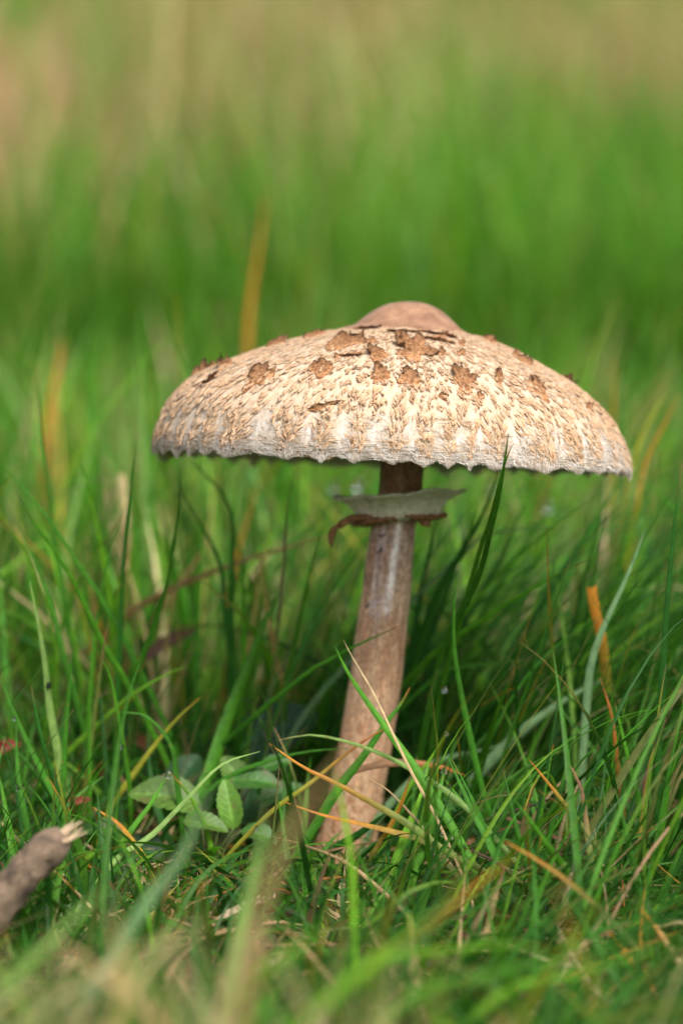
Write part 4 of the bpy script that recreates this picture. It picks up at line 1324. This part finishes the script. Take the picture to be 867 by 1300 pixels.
    n = 60000
    u = rng.random(n)
    y = 1.5 + 20 * u ** 1.9
    x = rng.uniform(-1, 1, n) * (.55 + .30 * y)
    pat = np.sin(2.6 * x + .9 * y + .5) + np.sin(1.3 * x - 1.7 * y + 2) + .8 * np.sin(5.1 * x + 2.3 * y)
    dryp = np.clip((y - 1.5) / .9, 0, 1) * (.24 + .36 * pat) * np.clip(1.2 - (y - 6) / 8, .35, 1)
    dry = rng.random(n) < dryp
    az = rng.uniform(0, 2 * np.pi, n); lean = np.abs(rng.normal(.2, .2, n)); bend = np.abs(rng.normal(.5, .4, n))
    L = np.clip(rng.gamma(9, .024, n), .08, .45) * np.where(dry, 1.35, 1)
    W = rng.uniform(.003, .007, n) * (1 + .06 * y)
    ca, _ = palette(n, dict(fresh=34, deep=4, mid=16, light=30, pale=6, yel=5, olive=8))
    cd_, _ = palette(n, dict(tan=16, straw=9, olive=4, brown=6, rust=1.5))
    cd_ = cd_ * np.array([1.02, .95, 1.05])
    ca = np.where(dry[:, None], cd_, ca)
    c, Vv, col = turf_arrays(n, x, y, L, W, az, lean, bend, ca, ca, 5, np.full(n, .1), across=2)
    stuff_mesh('meadow_grass', [(Vv, col)], 'blurred green and tan meadow grass up the slope behind', 'grass', M_turf)


# ------------------------------------------------------------------ broad leaves
m, n, b, out = mat('herb_leaf')
at = nd(n, 'ShaderNodeVertexColor', layer_name='Col')
geo = nd(n, 'ShaderNodeNewGeometry')
no = nd(n, 'ShaderNodeTexNoise', Scale=300.0, Detail=5.0)
n.links.new(geo.outputs['Position'], no.inputs['Vector'])
rv = ramp(n, no.outputs[0], [(.3, (.75, .78, .7)), (.7, (1.2, 1.18, 1.1))])
nb = nd(n, 'ShaderNodeTexNoise', Scale=120.0, Detail=4.0)
n.links.new(geo.outputs['Position'], nb.inputs['Vector'])
bl = ramp(n, nb.outputs[0], [(.56, (0, 0, 0)), (.66, (.6, .6, .6))])
cl = mixc(n, bl.outputs[0], mixc(n, 1.0, at.outputs[0], rv.outputs[0], 'MULTIPLY'), (.11, .085, .03))
n.links.new(cl, b.inputs['Base Color'])
b.inputs['Roughness'].default_value = .5
b.inputs['Specular IOR Level'].default_value = .35
bump(n, b, no.outputs[0], .4, .0006)
tr = nd(n, 'ShaderNodeBsdfTranslucent')
n.links.new(cl, tr.inputs['Color'])
ms = nd(n, 'ShaderNodeMixShader'); ms.inputs[0].default_value = .25
n.links.new(b.outputs[0], ms.inputs[1]); n.links.new(tr.outputs[0], ms.inputs[2]); n.links.new(ms.outputs[0], out.inputs[0])
M_leaf = m


def leaf_geo(px, py, Y, ln, wd, ang, col, face=.5, teeth=7, curl=.15, cup=.2, shape=.8):
    """leaf centred at the pixel, ln x wd pixels, ang = direction of its tip in the picture (degrees, 0 right, 90 up)"""
    c = P(px, py, Y)
    k = pxm(c[1])
    A_ = np.array([math.cos(R(ang)), 0, 0]) + math.sin(R(ang)) * UPV
    Nn = unit(unit(CAMP - c) * face + np.array([0, 0, 1]) * (1 - face))
    A_ = unit(A_ - Nn * (A_ @ Nn) * .6)
    B_ = unit(np.cross(Nn, A_)); Nn = np.cross(A_, B_)
    nu_, nv_ = 30, 11
    V, Cc = [], []
    for i in range(nu_):
        t = i / (nu_ - 1)
        hw = wd / 2 * max(.03, math.sin(math.pi * min(1, t ** shape)) ** .62)
        tooth = 1 + (.17 * ((t * teeth * 1.0) % 1) if teeth else 0)
        for j in range(nv_):
            v = (j - nv_ // 2) / (nv_ // 2)
            vein = .022 * math.cos(2 * math.pi * (t * 7 - abs(v) * 1.8))
            e = hw * v * (1 + (tooth - 1) * abs(v) ** 4)
            up = wd * (cup * abs(v) ** 1.3 * math.sin(math.pi * t) + vein * (1 - abs(v)) * (0 < abs(v))) - curl * ln * (t - .5) ** 2 * 2
            V.append(c + (A_ * (t - .5) * ln + B_ * e + Nn * up) * k)
            g_ = 1 + (.45 if j == nv_ // 2 else 0) + vein * 9 + .1 * v
            Cc.append(np.array(col) * g_)
    V = np.array(V)
    V[:, 2] = np.maximum(V[:, 2], gz(V[:, 0], V[:, 1]) + .0015)
    return V, grid_faces(nu_, nv_), np.array(Cc), np.array(V[nv_ // 2])


def herb(name, label, cat, root_px, leaves, stem_col=(.10, .13, .04), group=None):
    rt = P(*root_px)
    rt[2] = gz(rt[0], rt[1])
    e = bpy.data.objects.new(name, None); C.objects.link(e)
    e.location = rt
    tag(e, label, cat, group)
    for lf in leaves:
        V, F, cc, bp = leaf_geo(**lf)
        o = link('leaf', np_mesh('leaf', V - rt, F, cc), M_leaf, e)
        mid = (rt + bp) / 2 + np.array([0, 0, .003])
        q = catmull([np.array(rt) - [0, 0, .003], mid, bp], 8)
        Vt_, Ft_, _ = tube(q, np.linspace(.0009, .0005, 8), 6)
        link('stalk', py_mesh('stalk', Vt_ - rt, Ft_, None, np.tile(stem_col, (len(Vt_), 1))), M_leaf, e)
    return e


def build_leaves():
    lg = (.085, .165, .028); mg = (.042, .125, .02); dg = (.022, .075, .02); yg = (.10, .22, .025)
    herb('leafy_herb', 'small herb with rounded toothed light green leaves left of the stem', 'herb', (262, 1078, -.05), [
        dict(px=209, py=1010, Y=-.045, ln=92, wd=50, ang=172, col=lg, face=.55, teeth=9, shape=.72),
        dict(px=291, py=1020, Y=-.05, ln=66, wd=30, ang=100, col=yg, face=.75, teeth=8),
        dict(px=326, py=991, Y=-.045, ln=62, wd=34, ang=-8, col=mg, face=.5, teeth=7),
        dict(px=296, py=979, Y=-.03, ln=50, wd=32, ang=120, col=lg, face=.6, teeth=7),
        dict(px=350, py=970, Y=-.03, ln=44, wd=24, ang=20, col=mg, face=.5, teeth=6),
        dict(px=262, py=1046, Y=-.06, ln=60, wd=30, ang=-20, col=lg, face=.4, teeth=7),
        dict(px=312, py=1022, Y=-.03, ln=52, wd=36, ang=80, col=dg, face=.6, teeth=6),
        dict(px=330, py=1060, Y=-.05, ln=50, wd=30, ang=-30, col=mg, face=.4, teeth=6)])
    herb('leafy_herb', 'low herb with dark toothed leaves between the stick and the round leaf', 'herb', (150, 1085, -.04), [
        dict(px=132, py=1054, Y=-.04, ln=62, wd=30, ang=180, col=mg, face=.45, teeth=7),
        dict(px=186, py=1078, Y=-.04, ln=56, wd=40, ang=-40, col=dg, face=.5, teeth=8),
        dict(px=172, py=1102, Y=-.06, ln=50, wd=32, ang=-80, col=dg, face=.4, teeth=8),
        dict(px=236, py=981, Y=.0, ln=60, wd=44, ang=60, col=dg, face=.6, teeth=0)])
    herb('broadleaf_plant', 'broad smooth dark blue green leaf behind the stem on the left', 'plant', (300, 1010, .06), [
        dict(px=352, py=925, Y=.06, ln=112, wd=66, ang=22, col=(.035, .10, .06), face=.8, teeth=0, curl=.1, cup=.1)], stem_col=(.06, .12, .05))
    herb('broadleaf_plant', 'low smooth leaf spreading close behind the toothed leaves', 'plant', (330, 1040, -.01), [
        dict(px=345, py=1010, Y=-.015, ln=90, wd=34, ang=28, col=(.06, .15, .04), face=.5, teeth=0)], stem_col=(.06, .12, .05))
    herb('ground_plant', 'low grey green downy leaves on the soil below the broken stick', 'plant', (95, 1180, -.12), [
        dict(px=70, py=1155, Y=-.12, ln=44, wd=22, ang=150, col=(.26, .36, .14), face=.5, teeth=0, cup=.5),
        dict(px=108, py=1158, Y=-.12, ln=60, wd=40, ang=40, col=(.20, .30, .15), face=.4, teeth=10),
        dict(px=60, py=1215, Y=-.16, ln=60, wd=36, ang=190, col=(.07, .17, .07), face=.4, teeth=8),
        dict(px=110, py=1205, Y=-.15, ln=60, wd=40, ang=-20, col=(.14, .24, .10), face=.4, teeth=8)])
    herb('ground_plant', 'low round green leaves on the soil under the right tuft', 'plant', (700, 1235, -.18), [
        dict(px=686, py=1222, Y=-.17, ln=44, wd=34, ang=120, col=(.10, .22, .06), face=.4, teeth=6),
        dict(px=735, py=1205, Y=-.16, ln=44, wd=34, ang=40, col=(.10, .22, .07), face=.4, teeth=6),
        dict(px=722, py=1248, Y=-.19, ln=40, wd=26, ang=-30, col=(.08, .2, .07), face=.4, teeth=6)])
    dead = [('dead red brown leaf lying curled under the dry strip', 618, 1192, -.15, 80, 52, 150, (.22, .07, .045), .5),
            ('dead leaf', 0, 0, 0, 0, 0, 0, 0, 0),
            ('pinkish brown dead leaf tip beside the red leaf', 640, 1214, -.16, 40, 24, -50, (.48, .20, .13), .3),
            ('curled reddish dead leaf behind the left grass tuft', 182, 947, .05, 60, 18, -25, (.20, .08, .04), .5),
            ('dark red leaf piece at the foot of the left blades', 8, 950, -.02, 40, 18, 30, (.20, .03, .025), .3),
            ('thin red leaf lying before the orange blade', 95, 1020, -.05, 46, 12, 25, (.22, .05, .03), .3),
            ('orange brown dead leaf in the shade of the left turf', 120, 985, .04, 50, 20, 10, (.20, .08, .03), .5),
            ('brown dead leaf in the shade behind the right tuft', 700, 1055, -.0, 60, 26, 10, (.30, .13, .06), .3),
            ('tan dead leaf piece at the foot of the orange blade', 600, 1240, -.18, 34, 22, 160, (.48, .30, .17), .3),
            ('dark brown leaf leaning in the turf left of the stem', 215, 815, .10, 80, 18, 35, (.13, .06, .04), .2)]
    for l_, px, py, Y, ln, wd, ang, col, cu in dead:
        if not ln:
            continue
        V, F, cc, bp = leaf_geo(px, py, Y, ln, wd, ang, col, face=.6, teeth=5, curl=cu, cup=cu * 1.4)
        V = V + rng.normal(0, .0002, V.shape)
        org = V.mean(0)
        o = link('dead_leaf', np_mesh('dead_leaf', V - org, F, cc), M_leaf)
        o.location = org
        tag(o, l_, 'leaf')


# ------------------------------------------------------------------ stick, wood chip, dew
def wood(name, dark, lightc):
    m, n, b, out = mat(name)
    geo = nd(n, 'ShaderNodeNewGeometry')
    n1 = nd(n, 'ShaderNodeTexNoise', Scale=160.0, Detail=7.0, Roughness=.7)
    n.links.new(geo.outputs['Position'], n1.inputs['Vector'])
    c1 = ramp(n, n1.outputs[0], [(.3, dark), (.7, lightc)])
    n.links.new(c1.outputs[0], b.inputs['Base Color'])
    b.inputs['Roughness'].default_value = .85
    bump(n, b, n1.outputs[0], .9, .002)
    return m


def build_wood():
    M_bark = wood('grey_bark', (.03, .02, .013), (.27, .185, .12))
    M_split = wood('split_wood', (.34, .22, .12), (.66, .50, .34))
    e = bpy.data.objects.new('broken_stick', None); C.objects.link(e)
    Y = -.21
    q = [P(x, y, Y + d, False) for x, y, d in ((-160, 1330, -.02), (-70, 1235, -.01), (-15, 1170, 0), (30, 1110, .005), (62, 1078, .008), (82, 1062, .01))]
    q[0][2] = max(q[0][2], .005)
    org = q[0].copy(); e.location = org
    tag(e, 'thick broken grey brown stick with splintered end rising from the grass', 'stick')
    k = pxm(Y)
    qc = catmull(q, 26)
    V, F, uv_ = tube(qc, np.interp(np.linspace(0, 1, 26), [0, .5, .8, .92, 1], [27, 25, 23, 25, 14]) * k, 18, .10)
    link('bark', py_mesh('bark', V - org, F, uv_), M_bark, e)
    d = unit(qc[-1] - qc[-3])
    for i in range(16):
        a = rng.uniform(0, 6.28); r = rng.uniform(2, 13) * k
        s_ = unit(np.cross(d, [0, 1, 0]))
        u_ = np.cross(d, s_)
        p0 = qc[-2] + (s_ * math.cos(a) + u_ * math.sin(a)) * r
        L_ = rng.uniform(14, 42) * k
        p1 = p0 + d * L_ + (s_ * rng.normal() + u_ * rng.normal()) * 4 * k
        Vp, Fp, _ = tube(np.linspace(p0, p1, 5), np.linspace(5.5, .6, 5) * k * rng.uniform(.6, 1.3), 6, .1)
        link('splinter', py_mesh('splinter', Vp - org, Fp), M_split, e)
    # knot on the bark
    kp = qc[19] - np.array([0, 1, 0]) * 20 * k
    Vp, Fp, _ = tube(np.array([kp + [0, .003, 0], kp, kp - [0, .0012, 0]]), np.array([9, 8, 3]) * k, 12, .08)
    link('knot', py_mesh('knot', Vp - org, Fp), M_bark, e)
    # small root crumb at the left edge
    q = catmull([P(-12, 1112, -.07), P(5, 1104, -.07), P(20, 1108, -.07)], 8)
    V, F, uv_ = tube(q, np.array([4, 8, 9, 10, 9, 8, 5, 2]) * pxm(-.07), 10, .15)
    o = link('wood_crumb', py_mesh('wood_crumb', V - q[0], F, uv_), M_bark); o.location = q[0]
    tag(o, 'crumb of brown wood lying on the soil left of the stick', 'wood')
    # splintered chip
    def chip(a, bq, w, label, Yc):
        q = catmull([P(*a, Yc), (P(*a, Yc) + P(*bq, Yc)) / 2 + np.array([0, 0, .002]), P(*bq, Yc)], 12)
        T = unit(q[-1] - q[0]); D = unit(np.cross(T, [0, 0, 1]))
        V = []
        for i in range(12):
            t = i / 11
            w_ = w * pxm(Yc) * (.35 + .8 * math.sin(math.pi * (t * .8 + .08))) * (1 + .18 * rng.normal()) * .5
            h_ = w_ * .45 * (1 + .2 * rng.normal())
            for j in range(8):
                al = 2 * math.pi * j / 8
                V.append(q[i] + D * w_ * math.cos(al) * (1 + .12 * rng.normal()) + np.array([0, 0, 1]) * (h_ * math.sin(al) + h_ * .6))
        F = [list(f) for f in grid_faces(12, 8, True)] + [list(range(8)), list(range(88, 96))]
        o = link('wood_chip', py_mesh('wood_chip', np.array(V) - q[0], F, smooth=False), M_split); o.location = q[0]
        tag(o, label, 'wood chip')
    chip((236, 1200), (350, 1138), 24, 'pale splintered wood chip lying before the stem base', -.16)
    chip((655, 1258), (745, 1205), 11, 'thin grey wood splinter lying under the right tuft', -.2)
    chip((325, 1235), (372, 1225), 14, 'small brown wood chip lying in the foreground grass', -.22)


def build_dew():
    m, n, b, out = mat('dew_water')
    b.inputs['Base Color'].default_value = (1, 1, 1, 1)
    b.inputs['Roughness'].default_value = .0
    b.inputs['IOR'].default_value = 1.33
    b.inputs['Transmission Weight'].default_value = 1.0
    bm = bmesh.new()
    bmesh.ops.create_uvsphere(bm, u_segments=14, v_segments=10, radius=1)
    for v in bm.verts:
        if v.co.z > 0:
            v.co.z *= 1.35; s_ = 1 - .25 * v.co.z / 1.35
            v.co.x *= s_; v.co.y *= s_
    me = bpy.data.meshes.new('dew_drop'); bm.to_mesh(me); bm.free()
    me.polygons.foreach_set('use_smooth', [True] * len(me.polygons))
    me.materials.append(m)
    drops = [(564, 933, -.06, 4), (563, 973, -.08, 4.5), (568, 994, -.08, 3), (213, 986, -.06, 4.5), (326, 1050, -.1, 4), (557, 1057, -.11, 4), (576, 1066, -.1, 3.5), (590, 1078, -.12, 4), (553, 1106, -.12, 4.5), (463, 1085, -.09, 3),
             (438, 1010, -.09, 3.5), (580, 1053, -.1, 3), (155, 952, -.04, 3.5), (18, 997, -.06, 4.5), (30, 1001, -.06, 4), (92, 1015, -.05, 3), (20, 912, -.05, 3), (577, 1046, -.09, 2.5), (574, 882, .02, 4.5), (567, 872, .02, 3.5),
             (698, 1145, -.15, 5), (576, 1068, -.1, 3), (424, 616, .2, 7), (452, 617, .2, 8), (640, 628, .15, 5), (688, 648, .2, 7), (772, 884, .03, 4), (355, 1138, -.16, 5), (243, 1168, -.2, 6), (317, 1215, -.2, 5), (535, 1238, -.2, 4), (512, 1236, -.2, 4),
             (273, 905, .01, 4), (62, 872, -.0, 3.5), (778, 1028, -.05, 3), (607, 1137, -.12, 3.5), (750, 606, -.03, 3.5), (770, 609, -.03, 3), (655, 1092, -.1, 3), (520, 1128, -.14, 3.5)]
    HV = np.vstack(HERO_V); hx, hy, _ = proj(HV)
    tx, ty, _ = proj(TURF_V)
    for px, py, Y, r in drops:
        if Y < .1:                                       # hangs on the nearest traced blade
            dd = (hx - px) ** 2 + (hy - py) ** 2 + ((HV[:, 1] - Y) * 150) ** 2
            i = int(np.argmin(dd))
            if dd[i] > 22 ** 2:
                continue
            p = HV[i].copy()
            s_ = r * .9 * pxm(Y) * rng.uniform(.6, 1.15)
            p[2] -= s_ * .75
            p[1] -= s_ * .3
        else:
            dd = (tx - px) ** 2 + (ty - py) ** 2
            i = int(np.argmin(dd))
            p = TURF_V[i].copy()
            s_ = r * pxm(Y)
        o = link('dew_drop', me)
        o.location = p
        o.scale = (s_, s_, s_)
        z = 'behind the mushroom stem' if Y > 0 else 'on the turf left of the stem' if px < 400 else 'in front of the stem foot' if px < 500 else 'on the turf right of the stem'
        if py < 612 and Y < 0:
            z = 'under the right cap margin'
        tag(o, 'clear round dew drop hanging ' + z, 'dew drop', 'dew drops ' + z)


hero_blades()
build_leaves()
build_wood()
build_turf()
build_dew()
